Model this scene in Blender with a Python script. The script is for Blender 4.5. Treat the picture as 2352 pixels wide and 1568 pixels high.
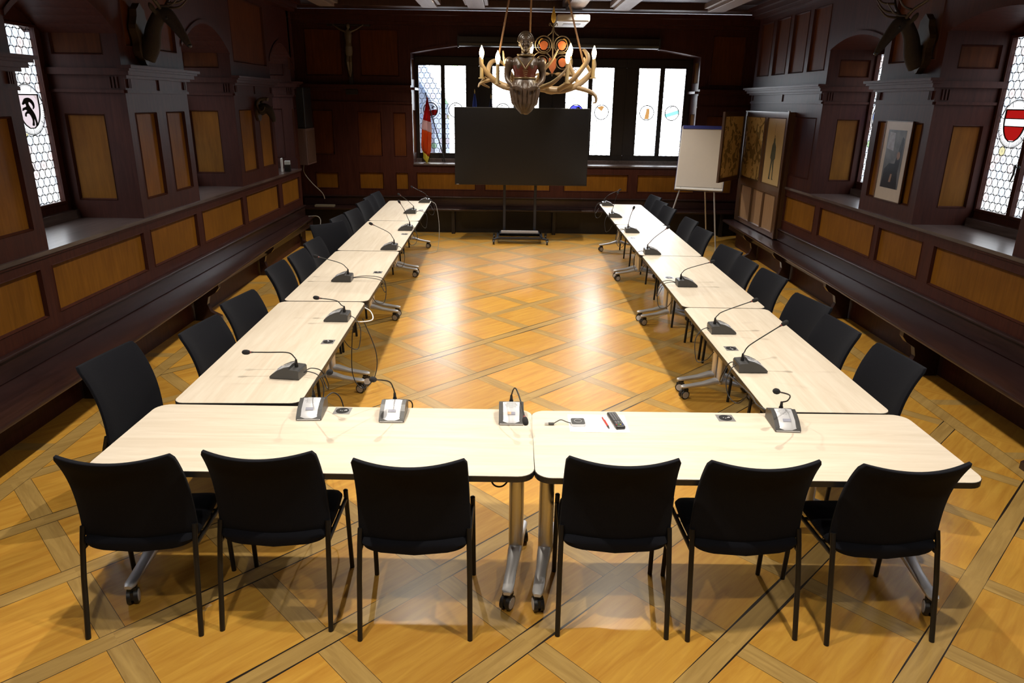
import bpy, bmesh, math, random
from mathutils import Vector, Matrix
random.seed(7)
for o in list(bpy.data.objects): bpy.data.objects.remove(o)
SC = bpy.context.scene; COL = SC.collection
PI = math.pi; R = math.radians
# ------------------------------------------------------------------ camera
def cam_axes(p, yw, r):
    fwd = Vector((-math.sin(yw)*math.cos(p), math.cos(yw)*math.cos(p), -math.sin(p)))
    right = Vector((math.cos(yw), math.sin(yw), 0)); up = right.cross(fwd)
    return right*math.cos(r)+up*math.sin(r), up*math.cos(r)-right*math.sin(r), fwd
ca, cb, cd = cam_axes(0.3252, -0.0103, 0.0142)
cam = bpy.data.cameras.new('camera'); co = bpy.data.objects.new('camera', cam); COL.objects.link(co)
m = Matrix((ca, cb, -cd)).transposed().to_4x4(); m.translation = Vector((0, 0, 2.256)); co.matrix_world = m
cam.sensor_width = 36; cam.lens = 1631.0/2352*36; cam.clip_start = .05; cam.clip_end = 200
SC.camera = co
# ------------------------------------------------------------------ view, world, ceiling lights
SC.view_settings.view_transform = 'Standard'; SC.view_settings.look = 'None'
SC.view_settings.gamma = 1; SC.view_settings.use_curve_mapping = False
SC.view_settings.exposure = 0.8
SPOT_W = 134; SKY_FRONT = 10.0; SKY_SIDE = .95
w = bpy.data.worlds.new('overcast_sky'); SC.world = w; w.use_nodes = True
nt = w.node_tree; nt.nodes.clear()
def N(nt, t, **k):
    n = nt.nodes.new(t)
    for a, b in k.items(): setattr(n, a, b)
    return n
tc = N(nt, 'ShaderNodeTexCoord'); sp = N(nt, 'ShaderNodeSeparateXYZ'); nt.links.new(tc.outputs['Generated'], sp.inputs[0])
mr = N(nt, 'ShaderNodeMapRange'); mr.inputs['From Min'].default_value = .90; mr.inputs['From Max'].default_value = .965
mr.inputs['To Min'].default_value = SKY_SIDE; mr.inputs['To Max'].default_value = SKY_FRONT
cz = N(nt, 'ShaderNodeCombineXYZ'); nt.links.new(sp.outputs['X'], cz.inputs[0]); nt.links.new(sp.outputs['Y'], cz.inputs[1])
vn = N(nt, 'ShaderNodeVectorMath', operation='NORMALIZE'); nt.links.new(cz.outputs[0], vn.inputs[0])   # sky strength raised in the sector facing the back windows
s2 = N(nt, 'ShaderNodeSeparateXYZ'); nt.links.new(vn.outputs[0], s2.inputs[0]); nt.links.new(s2.outputs['Y'], mr.inputs['Value'])
bg = N(nt, 'ShaderNodeBackground'); bg.inputs['Color'].default_value = (.88, .93, 1, 1)
hz = N(nt, 'ShaderNodeMapRange', interpolation_type='SMOOTHSTEP'); hz.inputs['From Min'].default_value = .14; hz.inputs['From Max'].default_value = .5
hz.inputs['To Min'].default_value = 0; hz.inputs['To Max'].default_value = 3.2; nt.links.new(sp.outputs['Z'], hz.inputs['Value'])
ad = N(nt, 'ShaderNodeMath', operation='ADD'); nt.links.new(mr.outputs[0], ad.inputs[0]); nt.links.new(hz.outputs[0], ad.inputs[1])
nt.links.new(ad.outputs[0], bg.inputs['Strength'])
wo = N(nt, 'ShaderNodeOutputWorld'); nt.links.new(bg.outputs[0], wo.inputs[0])
w.cycles.sampling_method = 'MANUAL'; w.cycles.sample_map_resolution = 256

def portal(name, loc, rot, sx, sy):
    l = bpy.data.lights.new(name, 'AREA'); l.shape = 'RECTANGLE'; l.size = sx; l.size_y = sy
    l.cycles.is_portal = True
    o = bpy.data.objects.new(name, l); o.location = loc; o.rotation_euler = rot; COL.objects.link(o)
for y in (3.2, 5.84, 8.46, 11.15): portal('window_portal', (-4.12, y, 2.08), (0, -PI/2, 0), 1.5, 1.4 if y < 11 else 1.0)
for y in (3.2, 6.03, 8.49): portal('window_portal', (4.6, y, 2.1), (0, PI/2, 0), 1.5, 1.4)
portal('window_portal', (.8, 13.7, 2.1), (-PI/2, 0, 0), 5.0, 1.6)

# ------------------------------------------------------------------ materials
MATS = {}
def principled(name):
    m = bpy.data.materials.new(name); m.use_nodes = True; m.node_tree.nodes.clear()
    nt = m.node_tree; b = N(nt, 'ShaderNodeBsdfPrincipled'); o = N(nt, 'ShaderNodeOutputMaterial')
    nt.links.new(b.outputs[0], o.inputs[0]); MATS[name] = m
    return m, nt, b
def rgb(c): return (c[0], c[1], c[2], 1)
def plain(name, c, rough=.5, metal=0, var=.08, scale=20, bump=0, sheen=0, spec=.5, coat=0):
    m, nt, b = principled(name)
    tc = N(nt, 'ShaderNodeTexCoord'); no = N(nt, 'ShaderNodeTexNoise'); no.inputs['Scale'].default_value = scale
    no.inputs['Detail'].default_value = 4; nt.links.new(tc.outputs['Object'], no.inputs['Vector'])
    mx = N(nt, 'ShaderNodeMix', data_type='RGBA')
    mx.inputs[6].default_value = rgb([x*(1-var) for x in c]); mx.inputs[7].default_value = rgb([min(1, x*(1+var)) for x in c])
    nt.links.new(no.outputs['Fac'], mx.inputs[0]); nt.links.new(mx.outputs[2], b.inputs['Base Color'])
    b.inputs['Roughness'].default_value = rough; b.inputs['Metallic'].default_value = metal
    b.inputs['Specular IOR Level'].default_value = spec; b.inputs['Coat Weight'].default_value = coat
    if sheen: b.inputs['Sheen Weight'].default_value = sheen; b.inputs['Sheen Roughness'].default_value = .4
    if bump:
        bp = N(nt, 'ShaderNodeBump'); bp.inputs['Strength'].default_value = bump; bp.inputs['Distance'].default_value = .002
        nt.links.new(no.outputs['Fac'], bp.inputs['Height']); nt.links.new(bp.outputs[0], b.inputs['Normal'])
    return m
def wood(name, c1, c2, stretch=(14, 14, 1.2), rough=.4, bump=.15, coat=0, spec=.5, blot=.0):
    m, nt, b = principled(name)
    tc = N(nt, 'ShaderNodeTexCoord'); mp = N(nt, 'ShaderNodeMapping'); mp.inputs['Scale'].default_value = stretch
    nt.links.new(tc.outputs['Object'], mp.inputs[0])
    no = N(nt, 'ShaderNodeTexNoise'); no.inputs['Scale'].default_value = 2.2; no.inputs['Detail'].default_value = 8
    no.inputs['Roughness'].default_value = .65; no.inputs['Distortion'].default_value = .6
    nt.links.new(mp.outputs[0], no.inputs['Vector'])
    cr = N(nt, 'ShaderNodeValToRGB'); cr.color_ramp.elements[0].position = .3; cr.color_ramp.elements[1].position = .72
    cr.color_ramp.elements[0].color = rgb(c1); cr.color_ramp.elements[1].color = rgb(c2)
    nt.links.new(no.outputs['Fac'], cr.inputs[0])
    n2 = N(nt, 'ShaderNodeTexNoise'); n2.inputs['Scale'].default_value = 2.3; nt.links.new(tc.outputs['Object'], n2.inputs['Vector'])
    mx = N(nt, 'ShaderNodeMix', data_type='RGBA', blend_type='MULTIPLY'); mx.inputs[0].default_value = blot
    nt.links.new(cr.outputs[0], mx.inputs[6]); nt.links.new(n2.outputs['Fac'], mx.inputs[7])
    nt.links.new(mx.outputs[2], b.inputs['Base Color'])
    b.inputs['Roughness'].default_value = rough; b.inputs['Coat Weight'].default_value = coat; b.inputs['Coat Roughness'].default_value = .2
    b.inputs['Specular IOR Level'].default_value = spec
    bp = N(nt, 'ShaderNodeBump'); bp.inputs['Strength'].default_value = bump; bp.inputs['Distance'].default_value = .001
    nt.links.new(no.outputs['Fac'], bp.inputs['Height']); nt.links.new(bp.outputs[0], b.inputs['Normal'])
    return m
def emis(name, c, s):
    m = bpy.data.materials.new(name); m.use_nodes = True; nt = m.node_tree; nt.nodes.clear()
    e = N(nt, 'ShaderNodeEmission'); e.inputs[0].default_value = rgb(c); e.inputs[1].default_value = s
    o = N(nt, 'ShaderNodeOutputMaterial'); nt.links.new(e.outputs[0], o.inputs[0]); MATS[name] = m
    return m
class MX:                                              # tiny node-maths helper
    def __init__(s, nt): s.nt = nt
    def f(s, op, a, b=None, c=None):
        n = N(s.nt, 'ShaderNodeMath', operation=op)
        for i, v in enumerate((a, b, c)):
            if v is None: continue
            if isinstance(v, (int, float)): n.inputs[i].default_value = v
            else: s.nt.links.new(v, n.inputs[i])
        return n.outputs[0]

frame_wood = wood('dark_red_brown_wood', (.037, .0092, .0062), (.074, .0210, .0128), rough=.46, coat=.0, blot=.3, spec=.2)
panel_wood = wood('amber_brown_wood', (.185, .070, .0065), (.28, .115, .0115), rough=.5, coat=.0, blot=.5, spec=.14)
upper_wood = wood('red_brown_panel_wood', (.085, .021, .0045), (.145, .043, .009), rough=.55, blot=.5, spec=.12)
ceil_wood = wood('ceiling_wood', (.03, .012, .009), (.06, .026, .018), rough=.4)
lit_beam_wood = wood('lit_beam_wood', (.20, .15, .135), (.28, .22, .20), rough=.5, stretch=(14, 1.2, 14))  # pale tone: window light on the dark beams put into their colour
bench_wood = wood('bench_wood', (.016, .0065, .006), (.042, .017, .015), stretch=(14, 1.2, 14), rough=.3, coat=.25, blot=.3)
sill_wood = wood('sill_wood', (.05, .032, .028), (.15, .11, .10), stretch=(14, 1.2, 14), rough=.3, coat=.6, blot=.5)
light_board = wood('pale_board', (.26, .15, .075), (.36, .22, .12), rough=.35, coat=.3)
maple_y = wood('pale_maple_lengthwise', (.66, .54, .395), (.80, .695, .545), stretch=(9, .7, 9), rough=.42, bump=.03)
maple_x = wood('pale_maple_crosswise', (.57, .485, .375), (.70, .625, .515), stretch=(.7, 9, 9), rough=.42, bump=.03)
black_edge = plain('black_plastic', (.012, .012, .013), .4)
apron_m = plain('taupe_metal', (.36, .29, .24), .45, .2)
alu = plain('brushed_aluminium', (.62, .62, .63), .32, .85, .04, 60)
silver_paint = plain('silver_paint', (.55, .55, .56), .35, .5, .04)
grey_hub = plain('grey_hub', (.50, .51, .54), .4)
fabric = plain('black_fabric', (.0070, .0075, .0105), .95, 0, .35, 420, .5, sheen=.03, spec=.12)
black_steel = plain('black_steel', (.012, .0115, .011), .4, .3)
dark_plastic = plain('charcoal_plastic', (.045, .045, .046), .38)
silver_plastic = plain('silver_plastic', (.62, .63, .66), .3, .35, .03)
foam = plain('foam', (.012, .012, .014), .95, 0, .4, 300, .6)
red_m = plain('red_plastic', (.45, .03, .02), .4)
white_m = plain('white_plastic', (.72, .72, .72), .4, 0, .03)
paper = plain('paper', (.83, .83, .84), .8, 0, .02)
grey_lcd = plain('grey_display', (.28, .29, .36), .3)
amber_lcd = plain('amber_key', (.62, .40, .25), .4)
cable_m = plain('cable_rubber', (.022, .022, .024), .45)
cable_grey = plain('grey_cable', (.30, .29, .27), .5)
screen_m = plain('switched_off_screen', (.010, .010, .011), .24, 0, .02)
cart_m = plain('dark_blue_steel', (.022, .025, .035), .35, .4)
brass = plain('gilt', (.55, .34, .07), .35, .7, .2, 40)
rope_m = plain('rope', (.22, .12, .065), .8, 0, .3, 200, .4)
antler_m = plain('antler', (.25, .175, .10), .45, 0, .35, 14, .4)
statue_m = plain('dark_painted_wood', (.060, .036, .021), .42, 0, .6, 30, .8, coat=.12)
bodice_m = plain('faded_red_paint', (.09, .022, .012), .3, coat=.4)
gilt_dark = plain('worn_gilding', (.13, .085, .035), .35, .3, .5, 30)
iron = plain('wrought_iron', (.10, .075, .05), .4, .6, .3, 30)
orange_m = plain('orange_enamel', (.30, .075, .024), .45, 0, .3, 25)
wax = plain('candle_sleeve', (.34, .25, .12), .5)
fur = plain('dark_fur', (.022, .014, .009), .9, 0, .5, 60, .6)
fur_l = plain('brown_fur', (.055, .035, .02), .8, 0, .4, 60, .6)
plaque_m = plain('carved_plaque', (.05, .032, .018), .5, 0, .5, 12, .5)
antler_dark = plain('dark_antler', (.045, .03, .02), .5)
corpus_m = plain('corpus_paint', (.10, .075, .05), .4)
lead_m = plain('lead', (.008, .009, .012), .6)
dark_wood = wood('near_black_wood', (.008, .006, .005), (.018, .012, .009), rough=.4)
warm_bulb = emis('candle_bulb_glow', (1, .74, .36), 45)
led_m = emis('ceiling_lamp_glow', (1, .9, .75), 30)

def glassm(name, c, tr=1.0):
    m = bpy.data.materials.new(name); m.use_nodes = True; nt = m.node_tree; nt.nodes.clear()
    t = N(nt, 'ShaderNodeBsdfTransparent'); t.inputs[0].default_value = rgb(c)
    g = N(nt, 'ShaderNodeBsdfGlossy'); g.inputs['Roughness'].default_value = .15
    mx = N(nt, 'ShaderNodeMixShader'); mx.inputs[0].default_value = .03
    o = N(nt, 'ShaderNodeOutputMaterial'); nt.links.new(t.outputs[0], mx.inputs[1]); nt.links.new(g.outputs[0], mx.inputs[2])
    nt.links.new(mx.outputs[0], o.inputs[0]); MATS[name] = m
    return m
g_red = glassm('red_glass', (.30, .006, .005)); g_white = glassm('clear_glass', (.85, .82, .78)); g_pink = glassm('pink_glass', (.62, .50, .50))
g_blue = glassm('blue_glass', (.10, .22, .60)); g_teal = glassm('teal_glass', (.03, .10, .09)); g_yellow = glassm('yellow_glass', (.60, .45, .12))
g_brown = glassm('brown_glass', (.12, .06, .02)); g_cobalt = glassm('cobalt_glass', (.01, .01, .16))
g_red2 = glassm('deep_red_glass', (.12, .003, .002)); g_brown2 = glassm('amber_glass', (.05, .025, .008)); g_grey = glassm('grey_glass', (.09, .085, .09))

def bullseye(name, r, lead, axis):
    """leaded roundel glazing; axis = 0: pane spans x and z, 1: pane spans y and z"""
    m = bpy.data.materials.new(name); m.use_nodes = True; nt = m.node_tree; nt.nodes.clear(); M = MX(nt)
    tc = N(nt, 'ShaderNodeTexCoord'); s = N(nt, 'ShaderNodeSeparateXYZ'); nt.links.new(tc.outputs['Object'], s.inputs[0])
    U = s.outputs['Y' if axis else 'X']; V = s.outputs['Z']
    dx = 2*r; dy = 2*r*.8660
    def lattice(ou, ov):
        u = M.f('DIVIDE', M.f('ADD', U, ou), dx); v = M.f('DIVIDE', M.f('ADD', V, ov), 2*dy)
        iu = M.f('ROUND', u); iv = M.f('ROUND', v)
        du = M.f('MULTIPLY', M.f('SUBTRACT', u, iu), dx); dv = M.f('MULTIPLY', M.f('SUBTRACT', v, iv), 2*dy)
        return M.f('SQRT', M.f('ADD', M.f('MULTIPLY', du, du), M.f('MULTIPLY', dv, dv))), M.f('ADD', M.f('MULTIPLY', iu, 7.13), M.f('MULTIPLY', iv, 3.37+ou*40))
    d1, i1 = lattice(0, 0); d2, i2 = lattice(r, dy)
    d = M.f('MINIMUM', d1, d2); sel = M.f('LESS_THAN', d1, d2)
    idv = M.f('ADD', M.f('MULTIPLY', sel, i1), M.f('MULTIPLY', M.f('SUBTRACT', 1, sel), i2))
    ring = M.f('LESS_THAN', M.f('ABSOLUTE', M.f('SUBTRACT', d, r*.95)), lead)
    wn = N(nt, 'ShaderNodeTexWhiteNoise', noise_dimensions='1D'); nt.links.new(idv, wn.inputs['W'])
    cr = N(nt, 'ShaderNodeValToRGB'); cr.color_ramp.interpolation = 'CONSTANT'
    els = [(0, (.92, .93, .93)), (.40, (.80, .87, .95)), (.56, (.88, .85, .78)), (.68, (.80, .68, .64)), (.80, (.93, .93, .91)), (.90, (.74, .70, .72)), (.955, (.42, .58, .32)), (.975, (.68, .60, .32))]
    while len(cr.color_ramp.elements) < len(els): cr.color_ramp.elements.new(.5)
    for e, (p, c) in zip(cr.color_ramp.elements, els): e.position = p; e.color = rgb(c)
    nt.links.new(wn.outputs['Value'], cr.inputs[0])
    hub = M.f('SUBTRACT', 1, M.f('MULTIPLY', M.f('SUBTRACT', 1, M.f('MINIMUM', M.f('DIVIDE', d, r*.55), 1)), .30))
    vm = N(nt, 'ShaderNodeMix', data_type='RGBA', blend_type='MULTIPLY'); vm.inputs[0].default_value = 1
    nt.links.new(cr.outputs[0], vm.inputs[6]); nt.links.new(hub, vm.inputs[7])
    t = N(nt, 'ShaderNodeBsdfTransparent'); nt.links.new(vm.outputs[2], t.inputs[0])
    g = N(nt, 'ShaderNodeBsdfGlossy'); g.inputs['Roughness'].default_value = .12
    mg = N(nt, 'ShaderNodeMixShader'); mg.inputs[0].default_value = .04
    nt.links.new(t.outputs[0], mg.inputs[1]); nt.links.new(g.outputs[0], mg.inputs[2])
    df = N(nt, 'ShaderNodeBsdfDiffuse'); df.inputs[0].default_value = (.02, .022, .03, 1)
    mx = N(nt, 'ShaderNodeMixShader'); nt.links.new(ring, mx.inputs[0]); nt.links.new(mg.outputs[0], mx.inputs[1]); nt.links.new(df.outputs[0], mx.inputs[2])
    o = N(nt, 'ShaderNodeOutputMaterial'); nt.links.new(mx.outputs[0], o.inputs[0])
    return m
roundel_side = bullseye('roundel_glass_side', .0405, .0027, 1)
roundel_back = bullseye('roundel_glass_back', .050, .0028, 0)

def floor_material():
    m, nt, b = principled('diamond_parquet'); M = MX(nt)
    tc = N(nt, 'ShaderNodeTexCoord'); s = N(nt, 'ShaderNodeSeparateXYZ'); nt.links.new(tc.outputs['Object'], s.inputs[0])
    X, Y = s.outputs['X'], s.outputs['Y']
    ys = M.f('SUBTRACT', Y, 2.55)
    u = M.f('DIVIDE', M.f('SUBTRACT', M.f('SUBTRACT', X, .113), M.f('MULTIPLY', ys, .0312)), .452)
    v = M.f('DIVIDE', ys, .458)
    a = M.f('MULTIPLY', M.f('ADD', u, v), .5); bb = M.f('MULTIPLY', M.f('SUBTRACT', u, v), .5)
    da = M.f('ABSOLUTE', M.f('SUBTRACT', a, M.f('ROUND', a))); db = M.f('ABSOLUTE', M.f('SUBTRACT', bb, M.f('ROUND', bb)))
    H = .080
    inb = M.f('LESS_THAN', db, H); ina0 = M.f('LESS_THAN', da, H); ina = M.f('MULTIPLY', ina0, M.f('SUBTRACT', 1, inb))
    # wear-dependent width of the open joints
    nj = N(nt, 'ShaderNodeTexNoise'); nj.inputs['Scale'].default_value = 1.1; nt.links.new(tc.outputs['Object'], nj.inputs['Vector'])
    jw = M.f('MAXIMUM', M.f('MULTIPLY', M.f('SUBTRACT', nj.outputs['Fac'], .36), .034), .0012)
    gb = M.f('LESS_THAN', M.f('ABSOLUTE', M.f('SUBTRACT', db, H)), jw)
    ga = M.f('MULTIPLY', M.f('LESS_THAN', M.f('ABSOLUTE', M.f('SUBTRACT', da, H)), .0016), M.f('SUBTRACT', 1, inb))
    # borders next to the benches
    def strip(lo, hi): return M.f('MULTIPLY', M.f('GREATER_THAN', X, lo), M.f('LESS_THAN', X, hi))
    border = M.f('MAXIMUM', strip(-3.07, -2.95), strip(3.345, 3.465))
    outer = M.f('MAXIMUM', M.f('LESS_THAN', X, -3.07), M.f('GREATER_THAN', X, 3.465))
    yy = M.f('DIVIDE', M.f('ADD', Y, .25), .92); dyy = M.f('ABSOLUTE', M.f('SUBTRACT', yy, M.f('ROUND', yy)))
    outband = M.f('MULTIPLY', outer, M.f('LESS_THAN', dyy, .055))
    field = M.f('SUBTRACT', 1, M.f('MAXIMUM', border, outer))
    band = M.f('MAXIMUM', M.f('MAXIMUM', M.f('MULTIPLY', field, M.f('MAXIMUM', inb, ina)), border), outband)
    gaps = M.f('MULTIPLY', field, M.f('MAXIMUM', gb, ga))
    eb = M.f('MAXIMUM', M.f('LESS_THAN', M.f('ABSOLUTE', M.f('ADD', X, 3.07)), .0015), M.f('LESS_THAN', M.f('ABSOLUTE', M.f('ADD', X, 2.95)), .0015))
    eb2 = M.f('MAXIMUM', M.f('LESS_THAN', M.f('ABSOLUTE', M.f('SUBTRACT', X, 3.465)), .0015), M.f('LESS_THAN', M.f('ABSOLUTE', M.f('SUBTRACT', X, 3.345)), .0015))
    gaps = M.f('MAXIMUM', gaps, M.f('MAXIMUM', eb, eb2))
    # random tone per panel
    cid = M.f('ADD', M.f('MULTIPLY', M.f('FLOOR', a), 5.3), M.f('MULTIPLY', M.f('FLOOR', bb), 17.7))
    wn = N(nt, 'ShaderNodeTexWhiteNoise', noise_dimensions='1D'); nt.links.new(cid, wn.inputs['W'])
    # grain runs along the long bands; across in the short ones
    def grain(along, across, scale):
        c = N(nt, 'ShaderNodeCombineXYZ'); nt.links.new(M.f('MULTIPLY', along, .9), c.inputs[0]); nt.links.new(M.f('MULTIPLY', across, 9), c.inputs[1])
        nt.links.new(M.f('MULTIPLY', wn.outputs['Value'], 9), c.inputs[2])
        n = N(nt, 'ShaderNodeTexNoise'); n.inputs['Scale'].default_value = scale; n.inputs['Detail'].default_value = 7
        n.inputs['Roughness'].default_value = .62; n.inputs['Distortion'].default_value = .8
        nt.links.new(c.outputs[0], n.inputs['Vector']); return n.outputs['Fac']
    gp = grain(a, bb, 1.6); gq = grain(bb, a, 2.2)
    gsel = M.f('ADD', M.f('MULTIPLY', ina, gq), M.f('MULTIPLY', M.f('SUBTRACT', 1, ina), gp))
    def ramp(fac, c1, c2, p0=.3, p1=.7):
        r = N(nt, 'ShaderNodeValToRGB'); r.color_ramp.elements[0].position = p0; r.color_ramp.elements[1].position = p1
        r.color_ramp.elements[0].color = rgb(c1); r.color_ramp.elements[1].color = rgb(c2); nt.links.new(fac, r.inputs[0]); return r.outputs[0]
    pan = ramp(gsel, (.42, .192, .025), (.57, .315, .050)); bnd = ramp(gsel, (.30, .180, .050), (.45, .29, .090))
    tone = M.f('ADD', M.f('MULTIPLY', wn.outputs['Value'], .26), .86)
    pm = N(nt, 'ShaderNodeMix', data_type='RGBA', blend_type='MULTIPLY'); pm.inputs[0].default_value = 1
    nt.links.new(pan, pm.inputs[6]); nt.links.new(tone, pm.inputs[7])
    mx = N(nt, 'ShaderNodeMix', data_type='RGBA'); nt.links.new(band, mx.inputs[0]); nt.links.new(pm.outputs[2], mx.inputs[6]); nt.links.new(bnd, mx.inputs[7])
    # rubbed pale scuffs
    sc = N(nt, 'ShaderNodeTexNoise'); sc.inputs['Scale'].default_value = 3.1; sc.inputs['Detail'].default_value = 6; nt.links.new(tc.outputs['Object'], sc.inputs['Vector'])
    scm = M.f('MULTIPLY', M.f('GREATER_THAN', sc.outputs['Fac'], .735), .30)
    m2 = N(nt, 'ShaderNodeMix', data_type='RGBA'); nt.links.new(scm, m2.inputs[0]); nt.links.new(mx.outputs[2], m2.inputs[6]); m2.inputs[7].default_value = (.6, .5, .35, 1)
    m3 = N(nt, 'ShaderNodeMix', data_type='RGBA'); nt.links.new(gaps, m3.inputs[0]); nt.links.new(m2.outputs[2], m3.inputs[6]); m3.inputs[7].default_value = (.018, .012, .008, 1)
    nt.links.new(m3.outputs[2], b.inputs['Base Color'])
    b.inputs['Roughness'].default_value = .36; b.inputs['Coat Weight'].default_value = .22; b.inputs['Coat Roughness'].default_value = .22
    bp = N(nt, 'ShaderNodeBump'); bp.inputs['Strength'].default_value = .10; bp.inputs['Distance'].default_value = .002
    nt.links.new(M.f('SUBTRACT', gsel, gaps), bp.inputs['Height']); nt.links.new(bp.outputs[0], b.inputs['Normal'])
    return m
floor_m = floor_material()
def sepia(name, seed, c0=(.66, .48, .20), c1=(.03, .018, .008)):
    m, nt, b = principled(name); tc = N(nt, 'ShaderNodeTexCoord'); mp = N(nt, 'ShaderNodeMapping'); mp.inputs['Location'].default_value = (seed, seed*2, seed*3)
    nt.links.new(tc.outputs['Object'], mp.inputs[0])
    n = N(nt, 'ShaderNodeTexNoise'); n.inputs['Scale'].default_value = 7; n.inputs['Detail'].default_value = 6; n.inputs['Distortion'].default_value = 1.2
    nt.links.new(mp.outputs[0], n.inputs['Vector']); s = N(nt, 'ShaderNodeSeparateXYZ'); nt.links.new(tc.outputs['Object'], s.inputs[0])
    M = MX(nt); band = M.f('SUBTRACT', 1, M.f('MULTIPLY', M.f('ABSOLUTE', M.f('SUBTRACT', s.outputs['Z'], 1.66)), 2.2))
    fac = M.f('MULTIPLY', M.f('GREATER_THAN', M.f('ADD', n.outputs['Fac'], M.f('MULTIPLY', band, .12)), .60), .62)
    mx = N(nt, 'ShaderNodeMix', data_type='RGBA'); nt.links.new(fac, mx.inputs[0]); mx.inputs[6].default_value = rgb(c0); mx.inputs[7].default_value = rgb(c1)
    nt.links.new(mx.outputs[2], b.inputs['Base Color']); b.inputs['Roughness'].default_value = .25
    return m

# ------------------------------------------------------------------ mesh builder
class MB:
    def __init__(s): s.v = []; s.f = []; s.m = []
    def face(s, pts, mi=0):
        i = len(s.v); s.v += [Vector(p) for p in pts]; s.f.append(tuple(range(i, i+len(pts)))); s.m.append(mi)
    def grid(s, rows, mi=0, closed=False, capu=False):
        i = len(s.v); n = len(rows[0])
        for r in rows: s.v += [Vector(p) for p in r]
        for a in range(len(rows)-1):
            for c in range(n if closed else n-1):
                d = (c+1) % n
                s.f.append((i+a*n+c, i+a*n+d, i+(a+1)*n+d, i+(a+1)*n+c)); s.m.append(mi)
        if capu:
            s.f.append(tuple(i+c for c in range(n))); s.m.append(mi)
            s.f.append(tuple(i+(len(rows)-1)*n+c for c in range(n))); s.m.append(mi)
    def box(s, x0, x1, y0, y1, z0, z1, mi=0, M=None):
        P = [Vector(p) for p in ((x0, y0, z0), (x1, y0, z0), (x1, y1, z0), (x0, y1, z0), (x0, y0, z1), (x1, y0, z1), (x1, y1, z1), (x0, y1, z1))]
        if M is not None: P = [M @ p for p in P]
        i = len(s.v); s.v += P
        for q in ((0, 3, 2, 1), (4, 5, 6, 7), (0, 1, 5, 4), (1, 2, 6, 5), (2, 3, 7, 6), (3, 0, 4, 7)):
            s.f.append(tuple(i+k for k in q)); s.m.append(mi)
    def tube(s, pts, r, seg=10, mi=0, cap=True, flat=1.0):
        pts = [Vector(p) for p in pts]; n = len(pts); rs = r if isinstance(r, (list, tuple)) else [r]*n
        rows = []; up = None
        for k, p in enumerate(pts):
            t = (pts[min(k+1, n-1)]-pts[max(k-1, 0)]).normalized()
            if up is None:
                up = Vector((0, 0, 1)) if abs(t.z) < .9 else Vector((0, 1, 0))
            a = t.cross(up); a = a.normalized() if a.length > 1e-5 else Vector((1, 0, 0)); up = a.cross(t).normalized()
            rows.append([p+(a*math.cos(2*PI*j/seg)+up*math.sin(2*PI*j/seg)*flat)*rs[k] for j in range(seg)])
        s.grid(rows, mi, True, cap)
    def loft(s, secs, seg=20, mi=0):
        """secs: (cx,cy,cz,rx,ry) horizontal elliptical sections"""
        s.grid([[(c[0]+c[3]*math.cos(2*PI*j/seg), c[1]+c[4]*math.sin(2*PI*j/seg), c[2]) for j in range(seg)] for c in secs], mi, True, True)
    def ell(s, c, r, seg=16, mi=0, M=None):
        rows = []
        for k in range(seg//2+1):
            th = PI*k/(seg//2); rr = max(math.sin(th), .02)
            row = [Vector((r[0]*rr*math.cos(2*PI*j/seg), r[1]*rr*math.sin(2*PI*j/seg), r[2]*math.cos(th))) for j in range(seg)]
            if M is not None: row = [M @ p for p in row]
            rows.append([p+Vector(c) for p in row])
        s.grid(rows, mi, True, True)
    def cyl(s, c, r, h, axis='Z', seg=24, mi=0, r2=None):
        c = Vector(c); ax = {'X': Vector((1, 0, 0)), 'Y': Vector((0, 1, 0)), 'Z': Vector((0, 0, 1))}[axis] if isinstance(axis, str) else Vector(axis).normalized()
        s.tube([c-ax*h/2, c+ax*h/2], [r, r if r2 is None else r2], seg, mi)
    def prism(s, poly, fn, d0, d1, mi=0):
        """poly in 2D, fn(u,v,d) -> 3D, extruded from d0 to d1"""
        a = [fn(u, v, d0) for u, v in poly]; b = [fn(u, v, d1) for u, v in poly]; n = len(poly)
        s.face(a[::-1], mi); s.face(b, mi)
        for k in range(n): s.face([a[k], a[(k+1) % n], b[(k+1) % n], b[k]], mi)
    def plate(s, P, u0, u1, v0, v1, panels, dep=.022, sl=.016, fm=0, pm=1):
        us = sorted({u0, u1, *[x for p in panels for x in (p[0], p[1])]}); vs = sorted({v0, v1, *[x for p in panels for x in (p[2], p[3])]})
        for i in range(len(us)-1):
            for j in range(len(vs)-1):
                cu = (us[i]+us[i+1])/2; cv = (vs[j]+vs[j+1])/2
                if any(p[0] < cu < p[1] and p[2] < cv < p[3] for p in panels): continue
                s.face([P(us[i], vs[j], 0), P(us[i+1], vs[j], 0), P(us[i+1], vs[j+1], 0), P(us[i], vs[j+1], 0)], fm)
        for a, b, c, d in panels:
            o = [(a, c), (b, c), (b, d), (a, d)]; n = [(a+sl, c+sl), (b-sl, c+sl), (b-sl, d-sl), (a+sl, d-sl)]
            h = sl*.35; n0 = [(a+h, c+h), (b-h, c+h), (b-h, d-h), (a+h, d-h)]
            for k in range(4):
                l = (k+1) % 4
                s.face([P(*o[k], 0), P(*o[l], 0), P(*n0[l], .006), P(*n0[k], .006)], fm)
                s.face([P(*n0[k], .006), P(*n0[l], .006), P(*n[l], -dep), P(*n[k], -dep)], fm)
            s.face([P(*q, -dep) for q in n], pm)
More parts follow.
